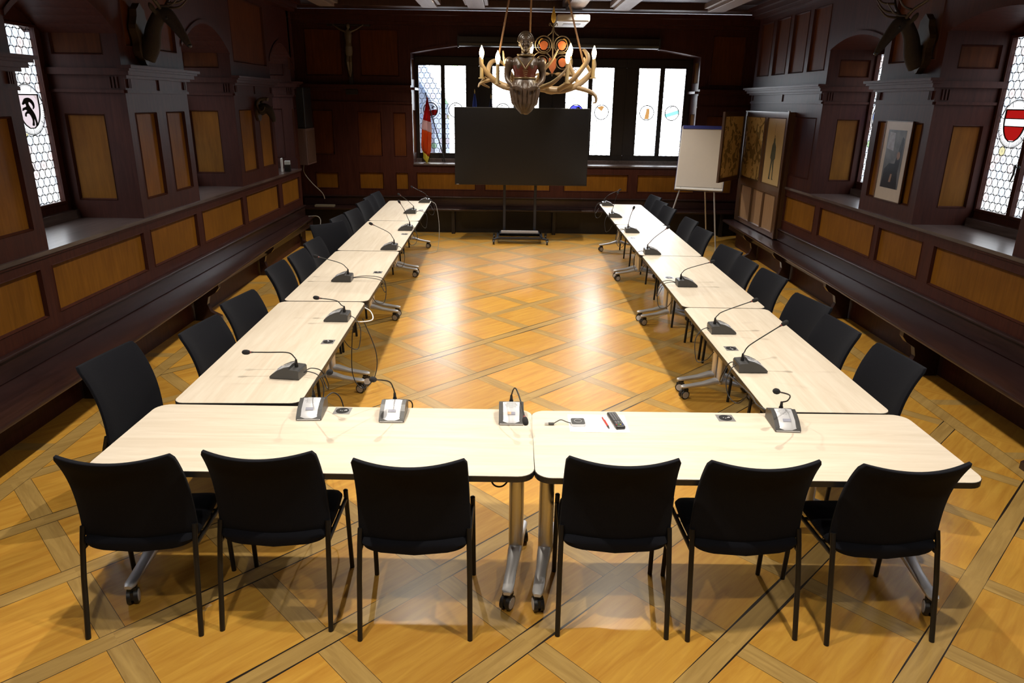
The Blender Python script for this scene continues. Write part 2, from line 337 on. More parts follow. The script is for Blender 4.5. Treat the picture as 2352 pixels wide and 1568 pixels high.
    def build(s, name, mats, parent=None, smooth=False, bevel=0, remesh=0, sub=0, loc=None, merge=False, bseg=2):
        me = bpy.data.meshes.new(name); me.from_pydata([tuple(p) for p in s.v], [], s.f)
        if not isinstance(mats, (list, tuple)): mats = [mats]
        for q in mats: me.materials.append(q)
        for p, k in zip(me.polygons, s.m): p.material_index = min(k, len(mats)-1)
        bm = bmesh.new(); bm.from_mesh(me)
        if merge: bmesh.ops.remove_doubles(bm, verts=bm.verts, dist=1e-5)
        bmesh.ops.recalc_face_normals(bm, faces=bm.faces); bm.to_mesh(me); bm.free()
        if smooth:
            for p in me.polygons: p.use_smooth = True
            try: me.set_sharp_from_angle(angle=R(48))
            except Exception: pass
        o = bpy.data.objects.new(name, me); COL.objects.link(o)
        if parent is not None: o.parent = parent
        if loc is not None: o.location = loc
        if remesh:
            md = o.modifiers.new('remesh', 'REMESH'); md.mode = 'VOXEL'; md.voxel_size = remesh; md.use_smooth_shade = True
            sm = o.modifiers.new('smooth', 'SMOOTH'); sm.iterations = 3; sm.factor = .5
        if bevel:
            bv = o.modifiers.new('bevel', 'BEVEL'); bv.width = bevel; bv.segments = bseg; bv.limit_method = 'ANGLE'; bv.angle_limit = R(40)
        if sub:
            sd = o.modifiers.new('sub', 'SUBSURF'); sd.levels = sub; sd.render_levels = sub
        return o
def tag(o, label=None, cat=None, group=None, kind=None):
    if label: o['label'] = label
    if cat: o['category'] = cat
    if group: o['group'] = group
    if kind: o['kind'] = kind
    return o
def thing(name, label, cat, loc=(0, 0, 0), rz=0, group=None):
    o = bpy.data.objects.new(name, None); COL.objects.link(o); o.location = loc; o.rotation_euler = (0, 0, rz)
    o.empty_display_size = .1
    return tag(o, label, cat, group)
def struct(o): o['kind'] = 'structure'; return o
def copy_tree(o, parent=None):
    c = o.copy(); COL.objects.link(c); c.parent = parent
    for ch in list(o.children): copy_tree(ch, c)
    return c
def smooth_path(pts, n=6):
    """Catmull-Rom through points"""
    P = [Vector(p) for p in pts]; P = [P[0]*2-P[1]]+P+[P[-1]*2-P[-2]]; out = []
    for i in range(1, len(P)-2):
        for k in range(n):
            t = k/n; a, b, c, d = P[i-1:i+3]
            out.append(.5*((2*b)+(c-a)*t+(2*a-5*b+4*c-d)*t*t+(3*b-a-3*c+d)*t**3))
    out.append(P[-2]); return out
def lerp(a, b, t): return a+(b-a)*t
def rpath(rs, n):
    out = []
    for i in range(len(rs)-1):
        for k in range(n): out.append(lerp(rs[i], rs[i+1], k/n))
    return out+[rs[-1]]

# ================================================================== THE ROOM
XL, XR, YB, YF, CEIL = -3.32, 3.86, 13.0, -1.6, 3.65
SILL, CB, CT = 1.2, 2.42, 2.51
b = MB(); b.face([(-4.6, YF, 0), (5.0, YF, 0), (5.0, 14.0, 0), (-4.6, 14.0, 0)]); b.face([(-4.6, YF, -.1), (5.0, YF, -.1), (5.0, 14.0, -.1), (-4.6, 14.0, -.1)]); struct(b.build('floor', floor_m))

def side_wall(name, X, s, niches, piers, dado, D, yend, xend, zg0, zg1, spring, crown, upper):
    """s: +1 room lies towards +x. depth d is measured into the room."""
    b = MB()
    P = lambda y, z, d: Vector((X+s*d, y, z))
    B = lambda y0, y1, z0, z1, d0, d1, mi=0: b.box(min(X+s*d0, X+s*d1), max(X+s*d0, X+s*d1), y0, y1, z0, z1, mi)
    # behind and above the bench
    b.face([P(YF, 0, 0), P(yend, 0, 0), P(yend, .62, 0), P(YF, .62, 0)], 0)
    b.plate(P, YF, yend, .62, SILL-.03, [(a, c, .725, 1.085) for a, c in dado])
    # piers
    for (y0, y1, n) in piers:
        mg = .12; mid = .20; wd = (y1-y0-2*mg-(n-1)*mid)/n
        pan = [(y0+mg+k*(wd+mid), y0+mg+k*(wd+mid)+wd, 1.355, 2.12) for k in range(n)]
        b.plate(P, y0, y1, SILL-.03, 2.29, pan, pm=0 if (s < 0 and y0 == 9.15) else 1)
        b.face([P(y0, 2.29, 0), P(y1, 2.29, 0), P(y1, CT, 0), P(y0, CT, 0)], 0)
        nu = upper.get(y0, 1); wd = (y1-y0-2*mg-(nu-1)*.13)/nu
        b.plate(P, y0, y1, CT, CEIL, [(y0+mg+k*(wd+.13), y0+mg+k*(wd+.13)+wd, 2.67, 3.42) for k in range(nu)], pm=3)
        # frieze blocks, bead and cornice
        B(y0, y1, 2.285, 2.31, 0, .022); B(y0+.0, y1, 2.31, 2.405, 0, .008)
        for q in [y0+.045+.022*k for k in range(3)]+[y1-.045-.022*k for k in range(3)]: B(q-.005, q+.005, 2.325, 2.40, .008, .02)
        if n > 1: q = (y0+y1)/2; B(q-.012, q+.012, 2.31, 2.405, .008, .02)
        B(y0-.02, y1+.02, 2.405, 2.43, 0, .04); B(y0-.05, y1+.05, 2.43, 2.465, 0, .075); B(y0-.075, y1+.075, 2.465, 2.485, 0, .10); B(y0-.09, y1+.09, 2.485, 2.51, 0, .125)
    # niches
    for (y0, y1) in niches:
        for (yj, q) in ((y0, 1), (y1, -1)):
            J = lambda u, z, d, yj=yj, q=q: Vector((X-s*u, yj+q*d, z))
            b.plate(J, 0, D+.0, SILL-.03, 2.29, [(.21, D-.12, 1.36, 2.11)])
            b.plate(J, 0, D+.0, 2.29, 3.3, [(.14, D-.10, 2.59, 2.79)], pm=3)
            b.box(min(X, X-s*(D)), max(X, X-s*D), min(yj, yj+q*.02), max(yj, yj+q*.02), 2.285, 2.31)
            b.box(min(X, X-s*D), max(X, X-s*D), min(yj, yj+q*.035), max(yj, yj+q*.035), 2.43, 2.485)
            for k in range(3):
                u = .05+.03*k; b.box(min(X-s*u, X-s*(u+.014)), max(X-s*u, X-s*(u+.014)), min(yj, yj+q*.012), max(yj, yj+q*.012), 2.325, 2.415)
        n = 16
        zs = [spring+(crown-spring)*(1-((2*k/n-1)**2)) for k in range(n+1)]; ysn = [y0+(y1-y0)*k/n for k in range(n+1)]
        for k in range(n):
            a, c = ysn[k], ysn[k+1]
            b.face([P(a, zs[k], 0), P(c, zs[k+1], 0), P(c, zs[k+1], -D-.1), P(a, zs[k], -D-.1)], 0)
            b.face([P(a, zs[k], 0), P(c, zs[k+1], 0), P(c, CEIL, 0), P(a, CEIL, 0)], 0)
            b.face([P(a, zs[k]-.012, .012), P(c, zs[k+1]-.012, .012), P(c, zs[k+1]+.03, .012), P(a, zs[k]+.03, .012)], 0)
            b.face([P(a, zs[k]-.012, .012), P(c, zs[k+1]-.012, .012), P(c, zs[k+1]-.012, 0), P(a, zs[k]-.012, 0)], 0)
            # outer wall above the window
            b.face([P(a, zg1+.06, -D-.03), P(c, zg1+.06, -D-.03), P(c, 3.4, -D-.03), P(a, 3.4, -D-.03)], 0)
        b.face([P(y0, SILL-.03, -D-.03), P(y1, SILL-.03, -D-.03), P(y1, zg0-.04, -D-.03), P(y0, zg0-.04, -D-.03)], 0)
        # ledge below the window
        B(y0, y1, SILL-.03, SILL, .0, -D-.03, 2); B(y0, y1, SILL, SILL+.075, -D-.03, -D+.10, 2)
    # sill nosing along the whole wall
    B(YF, yend, SILL-.03, SILL, 0, .022, 2); B(YF, yend, SILL-.05, SILL-.03, 0, .012, 0)
    # step at the far corner
    b.face([P(yend, 0, 0), Vector((xend, yend, 0)), Vector((xend, yend, CEIL)), P(yend, CEIL, 0)], 0)
    b.face([Vector((xend, yend, 0)), Vector((xend, YB, 0)), Vector((xend, YB, CEIL)), Vector((xend, yend, CEIL))], 0)
    struct(b.build(name, [frame_wood, panel_wood, sill_wood, upper_wood]))
    # picture rail shadow board under the ceiling
    t = MB(); t.box(min(X, X+s*.10), max(X, X+s*.10), YF, yend, 3.50, 3.54); t.box(min(X, X+s*.14), max(X, X+s*.14), YF, yend, 3.54, 3.60); t.box(min(X, X+s*.2), max(X, X+s*.2), YF, yend, 3.60, 3.65)
    return struct(t.build('trim_1' if s > 0 else 'trim_2', frame_wood))
LN = [(2.55, 3.85), (5.12, 6.55), (7.80, 9.12), (10.60, 11.70)]
RN = [(2.55, 3.90), (5.32, 6.75), (7.83, 9.15)]
side_wall('wall_left', XL, 1, LN, [(YF, 2.55, 3), (3.85, 5.12, 2), (6.55, 7.80, 2), (9.12, 10.60, 2), (11.70, 11.72, 1)],
          [(-1.4, -.1), (.05, 1.3), (1.45, 2.45), (2.6, 3.8), (3.97, 4.98), (5.11, 6.49), (6.62, 7.66), (7.80, 9.05), (9.18, 10.52), (10.68, 11.6)], .68, 11.72, -3.72, 1.35, 2.79, 2.76, 3.03, {})
side_wall('wall_right', XR, -1, RN, [(YF, 2.55, 3), (3.90, 5.32, 2), (6.75, 7.83, 1), (9.15, 11.85, 3)],
          [(-1.4, -.1), (.05, 1.3), (1.45, 2.45), (2.6, 3.8), (3.97, 4.86), (5.0, 6.32), (6.5, 7.32), (7.42, 8.78), (8.92, 9.95), (10.1, 11.0)], .61, 11.85, 4.22, 1.35, 2.84, 2.90, 3.02, {6.75: 1, 9.15: 4})
# ---- back wall
b = MB(); PB = lambda x, z, d: Vector((x, YB-d, z))
X0, X1 = -3.72, 4.22; WX0, WX1 = -1.66, 3.29
b.face([PB(X0, 0, 0), PB(X1, 0, 0), PB(X1, .62, 0), PB(X0, .62, 0)], 0)
b.plate(PB, X0, X1, .62, SILL-.02, [(-3.42, -3.0, .74, 1.03), (-2.64, -2.2, .735, 1.04), (-1.99, -1.76, .73, 1.04), (-1.62, -.56, .735, 1.05), (-.40, .78, .735, 1.05), (1.02, 2.18, .735, 1.05), (2.34, 3.38, .735, 1.05), (3.52, 4.05, .735, 1.05)])
b.plate(PB, X0, WX0, SILL-.02, 2.22, pm=3, panels=[(-3.40, -3.04, 1.33, 2.08), (-2.62, -2.20, 1.31, 2.07), (-2.0, -1.77, 1.31, 2.06)])
b.plate(PB, WX1, X1, SILL-.02, 2.22, [(3.48, 4.05, 1.31, 2.07)], pm=3)
b.plate(PB, X0, WX0, 2.22, CEIL, [(-3.45, -2.82, 2.64, 3.38), (-2.52, -1.86, 2.64, 3.38)], pm=3)
b.plate(PB, WX1, X1, 2.22, CEIL, [(3.47, 4.04, 2.56, 3.36)], pm=3)
for a, c in ((X0, WX0), (WX1, X1)):
    for z0, z1, d in ((2.20, 2.225, .03), (2.40, 2.43, .04), (2.43, 2.465, .08), (2.465, 2.50, .12)): b.box(a, c, YB-d, YB, z0, z1)
n = 32; zs = [3.03+.23*(1-((2*k/n-1)**2)) for k in range(n+1)]; xs = [WX0+(WX1-WX0)*k/n for k in range(n+1)]
for k in range(n):
    a, c = xs[k], xs[k+1]
    b.face([PB(a, zs[k], 0), PB(c, zs[k+1], 0), PB(c, CEIL, 0), PB(a, CEIL, 0)]); b.face([PB(a, zs[k], 0), PB(c, zs[k+1], 0), PB(c, zs[k+1], -.62), PB(a, zs[k], -.62)])
    b.face([PB(a, zs[k]-.012, .015), PB(c, zs[k+1]-.012, .015), PB(c, zs[k+1]+.035, .015), PB(a, zs[k]+.035, .015)])
    b.face([PB(a, zs[k]-.012, .015), PB(c, zs[k+1]-.012, .015), PB(c, zs[k+1]-.012, 0), PB(a, zs[k]-.012, 0)])
    b.face([PB(a, 2.89, -.57), PB(c, 2.89, -.57), PB(c, 3.4, -.57), PB(a, 3.4, -.57)])
for xj, q in ((WX0, 1), (WX1, -1)):
    J = lambda u, z, d, xj=xj, q=q: Vector((xj+q*d, YB+u, z))
    b.plate(J, 0, .57, SILL-.02, 2.22, [(.1, .45, 1.35, 2.1)]); b.plate(J, 0, .57, 2.22, 3.35, [(.1, .45, 2.6, 2.95)])
    b.box(min(xj, xj+q*.06), max(xj, xj+q*.06), YB-.02, YB+.5, 2.43, 2.47)
b.face([PB(WX0, SILL-.02, -.57), PB(WX1, SILL-.02, -.57), PB(WX1, 1.31, -.57), PB(WX0, 1.31, -.57)])
b.box(WX0, WX1, YB-.025, YB+.57, SILL-.03, SILL-.005, 2); b.box(WX0, WX1, YB+.42, YB+.57, SILL-.005, SILL+.055, 2)
struct(b.build('wall_back', [frame_wood, panel_wood, sill_wood, upper_wood]))
t = MB(); t.box(X0, X1, YB-.10, YB, 3.45, 3.50); t.box(X0, X1, YB-.2, YB, 3.50, 3.58); t.box(X0, X1, YB-.34, YB, 3.58, 3.65); struct(t.build('trim_3', frame_wood))
b = MB(); PF = lambda x, z, d: Vector((x, YF+d, z)); b.plate(PF, XL, XR, 0, CEIL, [(-3.1+1.2*k, -2.1+1.2*k, .3, 1.4) for k in range(6)]+[(-3.1+1.2*k, -2.1+1.2*k, 1.6, 3.3) for k in range(6)]); struct(b.build('wall_front', [frame_wood, panel_wood]))
# ---- ceiling
b = MB(); b.face([(-4.7, YF, 3.72), (5.1, YF, 3.72), (5.1, 14, 3.72), (-4.7, 14, 3.72)]); b.face([(-4.7, YF, 3.9), (5.1, YF, 3.9), (5.1, 14, 3.9), (-4.7, 14, 3.9)])
struct(b.build('ceiling', ceil_wood))
k = 4
for x0, x1 in ((-2.9, -2.66), (-1.32, -1.09), (-.62, -.36), (.87, 1.12), (1.60, 1.84), (3.05, 3.30)):
    b = MB(); b.box(x0, x1, YF, 11.92, 3.60, 3.72); b.box(x0-.05, x1+.05, YF, 11.95, 3.645, 3.72, 0); struct(b.build('trim_%d' % k, lit_beam_wood, bevel=.006)); k += 1
b = MB(); b.box(X0, X1, 11.93, 12.12, 3.62, 3.72); b.box(X0, X1, 12.12, 12.7, 3.655, 3.72)
for y in (1.2, 4.0, 7.2, 9.6): b.box(XL, XR, y, y+.2, 3.63, 3.72)
struct(b.build('trim_%d' % k, ceil_wood, bevel=.006))

# ================================================================== WINDOWS
def medallion(fn, r, kind, parent):
    """fn(u,v,d): u across, v up, d towards the room; round stained glass disc of radius r"""
    def disc(rr0, rr1, d, n=36):
        b = MB()
        for k in range(n):
            a0, a1 = 2*PI*k/n, 2*PI*(k+1)/n
            b.face([fn(rr0*math.cos(a0), rr0*math.sin(a0), d), fn(rr1*math.cos(a0), rr1*math.sin(a0), d), fn(rr1*math.cos(a1), rr1*math.sin(a1), d), fn(rr0*math.cos(a1), rr0*math.sin(a1), d)])
        return b
    C = lambda p: [(x*r, y*r) for x, y in p]
    root = disc(.69*r, .79*r, .010) if kind not in ('ibex', 'redwhite') else disc(.93*r, .945*r, .010)
    b2 = disc(.965*r, 1.0*r, .010); root.v, off = root.v+b2.v, len(root.v); root.f += [tuple(i+off for i in f) for f in b2.f]; root.m += b2.m
    # radial leads
    for k in range(7):
        a = 2*PI*(k+.3)/7; n = (-math.sin(a)*.012*r, math.cos(a)*.012*r)
        p = [(math.cos(a)*q*r, math.sin(a)*q*r) for q in (.74, .98)]
        root.face([fn(p[0][0]-n[0], p[0][1]-n[1], .0105), fn(p[1][0]-n[0], p[1][1]-n[1], .0105), fn(p[1][0]+n[0], p[1][1]+n[1], .0105), fn(p[0][0]+n[0], p[0][1]+n[1], .0105)])
    # lettering of the inscription ring: short painted strokes, too small to read
    if kind in ('ibex', 'redwhite', 'bluewhite'):
        rnd = random.Random(len(kind))
        for k in range(34):
            a = PI*1.02+PI*.96*k/33
            if 15 < k < 18: continue
            q0 = .80+.03*rnd.random(); q1 = .93; tw = .035*(rnd.random()-.5)
            n = (-math.sin(a)*.008*r, math.cos(a)*.008*r); p = [(math.cos(a)*q0*r, math.sin(a)*q0*r), (math.cos(a+tw)*q1*r, math.sin(a+tw)*q1*r)]
            root.face([fn(p[0][0]-n[0], p[0][1]-n[1], .0105), fn(p[1][0]-n[0], p[1][1]-n[1], .0105), fn(p[1][0]+n[0], p[1][1]+n[1], .0105), fn(p[0][0]+n[0], p[0][1]+n[1], .0105)])
    shield = [(-.62, .40), (-.60, -.05), (-.45, -.42), (0, -.72), (.45, -.42), (.60, -.05), (.62, .40)]
    o = root.build('stained_glass_roundel', lead_m, parent)
    def piece(name, poly, mat, d=.006):
        b = MB(); b.face([fn(x, y, d) for x, y in C(poly)]); return b.build(name, mat, o)
    def band(y0, y1, tilt=0):
        n = 8; out = []
        hw = lambda y: math.sqrt(max(.49-y*y, .01))
        for k in range(n+1): y = lerp(y0, y1, k/n); out.append((-hw(y), y))
        for k in range(n+1): y = lerp(y1, y0, k/n); out.append((hw(y), y))
        c, s_ = math.cos(tilt), math.sin(tilt)
        return [(x*c-y*s_, x*s_+y*c) for x, y in out]
    if kind in ('ibex', 'redwhite'):                      # shield outline instead of the plain inner circle
        def band(y0, y1, tilt=0):
            n = 10; out = []; hw = lambda y: .66*max(0, 1-(max(0, .25-y)/.97)**2.2)**.5
            for k in range(n+1): y = lerp(y0, y1, k/n); out.append((-hw(y), y-tilt*hw(y)))
            for k in range(n+1): y = lerp(y1, y0, k/n); out.append((hw(y), y+tilt*hw(y)))
            return out
    circ = [(.71*math.cos(2*PI*k/28), .71*math.sin(2*PI*k/28)) for k in range(28)]
    rg = MB(); n_ = 40
    for k in range(n_):
        a0, a1 = 2*PI*k/n_, 2*PI*(k+1)/n_
        rg.face([fn(.72*r*math.cos(a0), .72*r*math.sin(a0), .002), fn(r*math.cos(a0), r*math.sin(a0), .002), fn(r*math.cos(a1), r*math.sin(a1), .002), fn(.72*r*math.cos(a1), .72*r*math.sin(a1), .002)])
    rg.build('inscription_ring', g_white, o)
    if kind in ('ibex', 'redwhite'):
        ol = band(-.70, .56, 0)
        b = MB()
        for k in range(len(ol)):
            p, q = ol[k], ol[(k+1) % len(ol)]; i_, j_ = (p[0]*1.10, p[1]*1.07+.01), (q[0]*1.10, q[1]*1.07+.01)
            b.prism(C([p, q, j_, i_]), fn, .006, .012)
        b.build('shield_outline', lead_m, o)
    if kind == 'ibex':
        piece('pink_ground', band(-.70, .56), g_pink)
        ib = [(-.08, .46), (-.22, .42), (-.34, .30), (-.40, .22), (-.32, .19), (-.20, .24), (-.16, .14), (-.26, .10), (-.40, .06), (-.44, -.04), (-.36, -.02), (-.24, .00), (-.16, -.04), (-.30, -.12), (-.34, -.24), (-.26, -.26), (-.22, -.16), (-.06, -.16),
              (.04, -.28), (.08, -.44), (.02, -.60), (.14, -.62), (.18, -.44), (.20, -.34), (.26, -.50), (.24, -.62), (.36, -.58), (.34, -.36), (.30, -.20), (.20, -.04), (.08, .10), (.00, .24), (.06, .30), (.18, .24), (.26, .12), (.22, .02), (.34, .08), (.36, .24), (.26, .38), (.08, .46)]
        ib2 = [(p.x, p.y) for p in smooth_path([(x, y, 0) for x, y in ib]+[(ib[0][0], ib[0][1], 0)], 3)[:-1]]
        b = MB(); b.prism(C(ib2), fn, .008, .012); b.build('painted_ibex', lead_m, o)
    elif kind == 'redwhite':
        for nme, p, q in (('red_field', band(.22, .56), g_red), ('white_bar', band(-.10, .22), g_white), ('red_field', band(-.68, -.10), g_red)): piece(nme, p, q)
        b = MB()
        for q in (.22, -.10): b.prism(C(band(q-.018, q+.018)), fn, .007, .011)
        b.build('lead_line', lead_m, o)
    elif kind == 'bluewhite':
        for i in range(6): piece('coloured_stripe', band(-.66+.22*i, -.44+.22*i, 1.2), (g_blue, g_white, g_blue, g_red, g_white, g_blue)[i])
    elif kind == 'cross': piece('white_field', band(0, .66), g_white); piece('red_field', band(-.62, -.05, .25), g_red2); b = MB(); b.prism(C([(.12, .12), (.3, .12), (.3, .3), (.12, .3)]), fn, .008, .011); b.build('star', lead_m, o); b = MB(); b.prism(C([(-.1, .5), (.3, .3), (.62, .22), (.3, .42)]), fn, .008, .011); b.build('black_point', lead_m, o)
    elif kind == 'rose': piece('red_charge', [(.0, -.15), (.3, -.15), (.35, .15), (.0, .15)], g_red2); b = MB(); b.prism(C([(-.4, .42), (.2, .5), (-.1, .58)]), fn, .008, .011); b.build('black_point', lead_m, o)
    elif kind == 'cobalt': piece('cobalt_field', band(.2, .66), g_cobalt); b = MB(); b.prism(C([(-.1, .4), (.6, .2), (.3, .55)]), fn, .008, .011); b.build('black_point', lead_m, o)
    elif kind == 'bird': piece('grey_charge', [(-.1, -.1), (.15, -.15), (.4, -.45), (0, -.66), (-.35, -.5)], g_grey); piece('brown_wing', [(-.55, .48), (-.05, .66), (.3, .55), (.0, .1), (-.2, .25)], g_brown2)
    elif kind == 'monk': piece('brown_figure', [(-.25, -.66), (-.1, .1), (-.05, .45), (.25, .45), (.3, .0), (.25, -.66)], g_brown2); b = MB(); b.prism(C([(.0, .68), (.5, .40), (.3, .60)]), fn, .008, .011); b.build('black_point', lead_m, o)
    elif kind == 'teal': piece('teal_bend', band(-.28, .12, .30), g_teal); b = MB(); b.prism(C([(-.55, .45), (-.1, .66), (.1, .66), (-.2, .5)]), fn, .008, .011); b.build('black_point', lead_m, o)
    return o
wn_ = [0]
def window(fn, lights, v0, v1, u0, u1, vt, vb, pane_m, kinds, vm, mr_, hand, axis):
    """fn(u,v,d); lights: glazed (u,u) spans; frame spans u0..u1, vb..vt"""
    wn_[0] += 1; b = MB()
    us = sorted({u0, u1, *[q for l in lights for q in l]})
    def bx(ua, ub, va, vb_, d0, d1):
        P = [fn(u, v, d) for d in (d0, d1) for (u, v) in ((ua, va), (ub, va), (ub, vb_), (ua, vb_))]; i = len(b.v); b.v += [Vector(p) for p in P]
        for q in ((0, 3, 2, 1), (4, 5, 6, 7), (0, 1, 5, 4), (1, 2, 6, 5), (2, 3, 7, 6), (3, 0, 4, 7)): b.f.append(tuple(i+k for k in q)); b.m.append(0)
    bx(u0, u1, vb, v0, -.002, .035); bx(u0, u1, v1, vt, -.002, .035)
    prev = u0
    for l in lights: bx(prev, l[0], v0, v1, -.002, .035); prev = l[1]
    bx(prev, u1, v0, v1, -.002, .035)
    for l in lights:                                        # casement beads
        for ua, ub, va, vb2 in ((l[0]-.022, l[0]+.004, v0-.02, v1+.02), (l[1]-.004, l[1]+.022, v0-.02, v1+.02), (l[0], l[1], v0-.022, v0+.004), (l[0], l[1], v1-.004, v1+.022)): bx(ua, ub, va, vb2, .035, .05)
    root = struct(b.build('window_%d' % wn_[0], frame_wood if axis else dark_wood, bevel=.003, bseg=1))
    for l, kd in zip(lights, kinds):
        g = MB(); cu = (l[0]+l[1])/2; hwp = (l[1]-l[0])/2+.005; lo, hi = vm-v0+.005, v1-vm+.005
        rr_ = min(mr_*.99, hwp*.985)
        angs = sorted([2*PI*k/48 for k in range(48)]+[a % (2*PI) for a in (math.atan2(hi, hwp), math.atan2(hi, -hwp), math.atan2(-lo, -hwp), math.atan2(-lo, hwp))])
        def edge_pt(a):
            ca_, sa_ = math.cos(a), math.sin(a); tx_ = hwp/abs(ca_) if abs(ca_) > 1e-9 else 1e9; ty_ = (hi if sa_ > 0 else lo)/abs(sa_) if abs(sa_) > 1e-9 else 1e9
            q_ = min(tx_, ty_); return (cu+ca_*q_, vm+sa_*q_)
        for k in range(len(angs)):
            a0, a1 = angs[k], angs[(k+1) % len(angs)]; e0, e1 = edge_pt(a0), edge_pt(a1)
            g.face([fn(cu+rr_*math.cos(a0), vm+rr_*math.sin(a0), .001), fn(*e0, .001), fn(*e1, .001), fn(cu+rr_*math.cos(a1), vm+rr_*math.sin(a1), .001)])
        g.build('leaded_pane', pane_m, root)
        if kd:
            cu = (l[0]+l[1])/2; F = lambda u, v, d, cu=cu: fn(cu+u, vm+v, d+.001); medallion(F, mr_, kd, root)
    for hu in hand:
        h = MB(); c = fn(hu, v0+.42, .05); e = fn(hu, v0+.42, .085)
        h.tube([c, e], .008, 8); h.tube([fn(hu, v0+.44, .085), fn(hu, v0+.36, .085), fn(hu+.02, v0+.30, .085)], [.010, .008, .006], 8); h.cyl(fn(hu, v0+.42, .053), .018, .008, tuple(Vector(e)-Vector(c)), 16)
        h.build('window_handle', black_steel, root)
    return root
for y0, y1 in LN:
    F = lambda u, v, d: (XL-.68+d, u, v); wd = (y1-y0-.12-.08)/3
    li = [(y0+.03+k*(wd+.04), y0+.03+k*(wd+.04)+wd) for k in range(3)]
    window(F, li, 1.36, 2.79, y0, y1, 2.95, SILL, roundel_side, ['rose', 'bluewhite', 'ibex'], 2.14, .205, [li[2][0]-.025], 1)
for y0, y1 in RN:
    F = lambda u, v, d: (XR+.61-d, u, v); wd = (y1-y0-.06-.08)/3
    li = [(y0+.03+k*(wd+.04), y0+.03+k*(wd+.04)+wd) for k in range(3)]
    kd = 'redwhite' if y0 == 5.32 else 'bluewhite'
    window(F, li, 1.36, 2.85, y0, y1, 2.98, SILL, roundel_side, ['rose', 'cross', kd], 2.13, .205, [li[2][0]-.025], 1)
F = lambda u, v, d: (u, YB+.57-d, v)
pairs = [((-1.60, -1.195), (-1.13, -.75)), ((-.28, .11), (.185, .565)), ((1.04, 1.445), (1.515, 1.90)), ((2.34, 2.725), (2.80, 3.18))]
ends = [WX0, -.515, .80, 2.12, WX1]
kin = [('cross', 'rose'), ('rose', 'monk'), ('cobalt', 'bird'), ('monk', 'teal')]
for i, p in enumerate(pairs): window(F, list(p), 1.345, 2.855, ends[i], ends[i+1], 3.0, SILL-.02, roundel_back, kin[i], 2.10, .17, [(p[0][1]+p[1][0])/2], 0)
# neighbouring house seen through the leftmost back window
b = MB(); b.box(-9, -1.72, 17.5, 22, -3, 2.1); b.prism([(-9, 2.1), (-1.72, 2.1), (-1.72, 2.15), (-3.2, 4.6), (-9, 4.6)], lambda u, v, d: Vector((u, d, v)), 17.5, 22)
tag(b.build('neighbouring_house', plain('pale_render', (.16, .19, .26), .9, 0, .15, 3)), 'blue-grey neighbouring house seen through the leftmost back window', 'house')

# ================================================================== BENCHES
def bench(name_label, pts_front, X, s, y0, y1, sup):
    t = thing('wall_bench', name_label, 'bench', (X, (y0+y1)/2, 0), 0, 'benches along the walls')
    L = lambda x, y, z: (x-X, y-(y0+y1)/2, z)
    def fx(y):
        for (a, xa), (c, xc) in zip(pts_front, pts_front[1:]):
            if a <= y <= c: return lerp(xa, xc, (y-a)/(c-a))
        return pts_front[0][1] if y < pts_front[0][0] else pts_front[-1][1]
    ys = sorted({y0, y1, *[p[0] for p in pts_front if y0 < p[0] < y1]})
    b = MB(); rows = []
    for y in ys:
        f = fx(y); q = s
        prof = [(X+q*.004, .412), (f-q*.03, .412), (f-q*.004, .42), (f, .434), (f-q*.006, .447), (f-q*.03, .452), (X+q*.004, .452)]
        rows.append([L(px, y, pz) for px, pz in prof])
    b.grid(rows, 0, True, True); b.build('seat_board', bench_wood, t, smooth=True)
    b = MB(); b.box(min(s*.003, s*.03), max(s*.003, s*.03), y0-(y0+y1)/2, y1-(y0+y1)/2, .455, .60); b.build('back_board', bench_wood, t, bevel=.004)
    b = MB(); b.box(min(s*.003, s*.05), max(s*.003, s*.05), y0-(y0+y1)/2, y1-(y0+y1)/2, .60, .625); b.build('cap_rail', bench_wood, t, bevel=.008)
    b = MB(); b.box(min(s*.12, s*.14), max(s*.12, s*.14), y0-(y0+y1)/2, y1-(y0+y1)/2, .29, .41); b.build('under_rail', bench_wood, t)
    for y in sup:
        d = abs(fx(y)-X)-.02
        prof = [(.02, 0), (d-.03, 0), (d-.03, .05), (d-.13, .10), (d-.16, .18), (d-.14, .26), (d-.06, .31), (d-.02, .36), (d-.02, .411), (.02, .411)]
        b = MB(); yy = y-(y0+y1)/2; b.prism([(s*u, v) for u, v in prof], lambda u, v, e, yy=yy: Vector((u, yy+e, v)), -.03, .03); b.build('bench_support', bench_wood, t, bevel=.004)
    return t
bench('long dark wooden bench fixed along the left wall', [(-1.6, -2.86), (4.5, -2.88), (7.2, -2.975), (9.6, -3.06), (11.7, -3.14)], XL, 1, 1.0, 11.7, [1.4, 3.3, 5.2, 7.3, 9.4, 11.4])
bench('long dark wooden bench with bluish sheen fixed along the right wall', [(-1.6, 3.30), (4.2, 3.37), (7.6, 3.50), (11.85, 3.60)], XR, -1, 1.0, 11.84, [1.9, 4.15, 5.9, 7.65, 9.4, 10.75])
tb = thing('wall_bench', 'dark wooden bench fixed below the back windows', 'bench', (.25, YB, 0), 0, 'benches along the walls')
b = MB(); b.box(-3.9, 3.9, -.36, -.004, .412, .452); b.build('seat_board', bench_wood, tb, bevel=.012)
b = MB(); b.box(-3.9, 3.9, -.03, -.003, .455, .60); b.box(-3.9, 3.9, -.05, -.003, .60, .625); b.build('back_board', bench_wood, tb, bevel=.006)
b = MB(); b.box(-3.9, 3.9, -.12, -.10, 0, .41); b.build('kick_board', dark_wood, tb)
for x in (-3.0, -1.2, .6, 2.4, 3.6):
    b = MB(); b.box(x-.03, x+.03, -.30, -.122, 0, .411); b.build('bench_support', dark_wood, tb, bevel=.004)

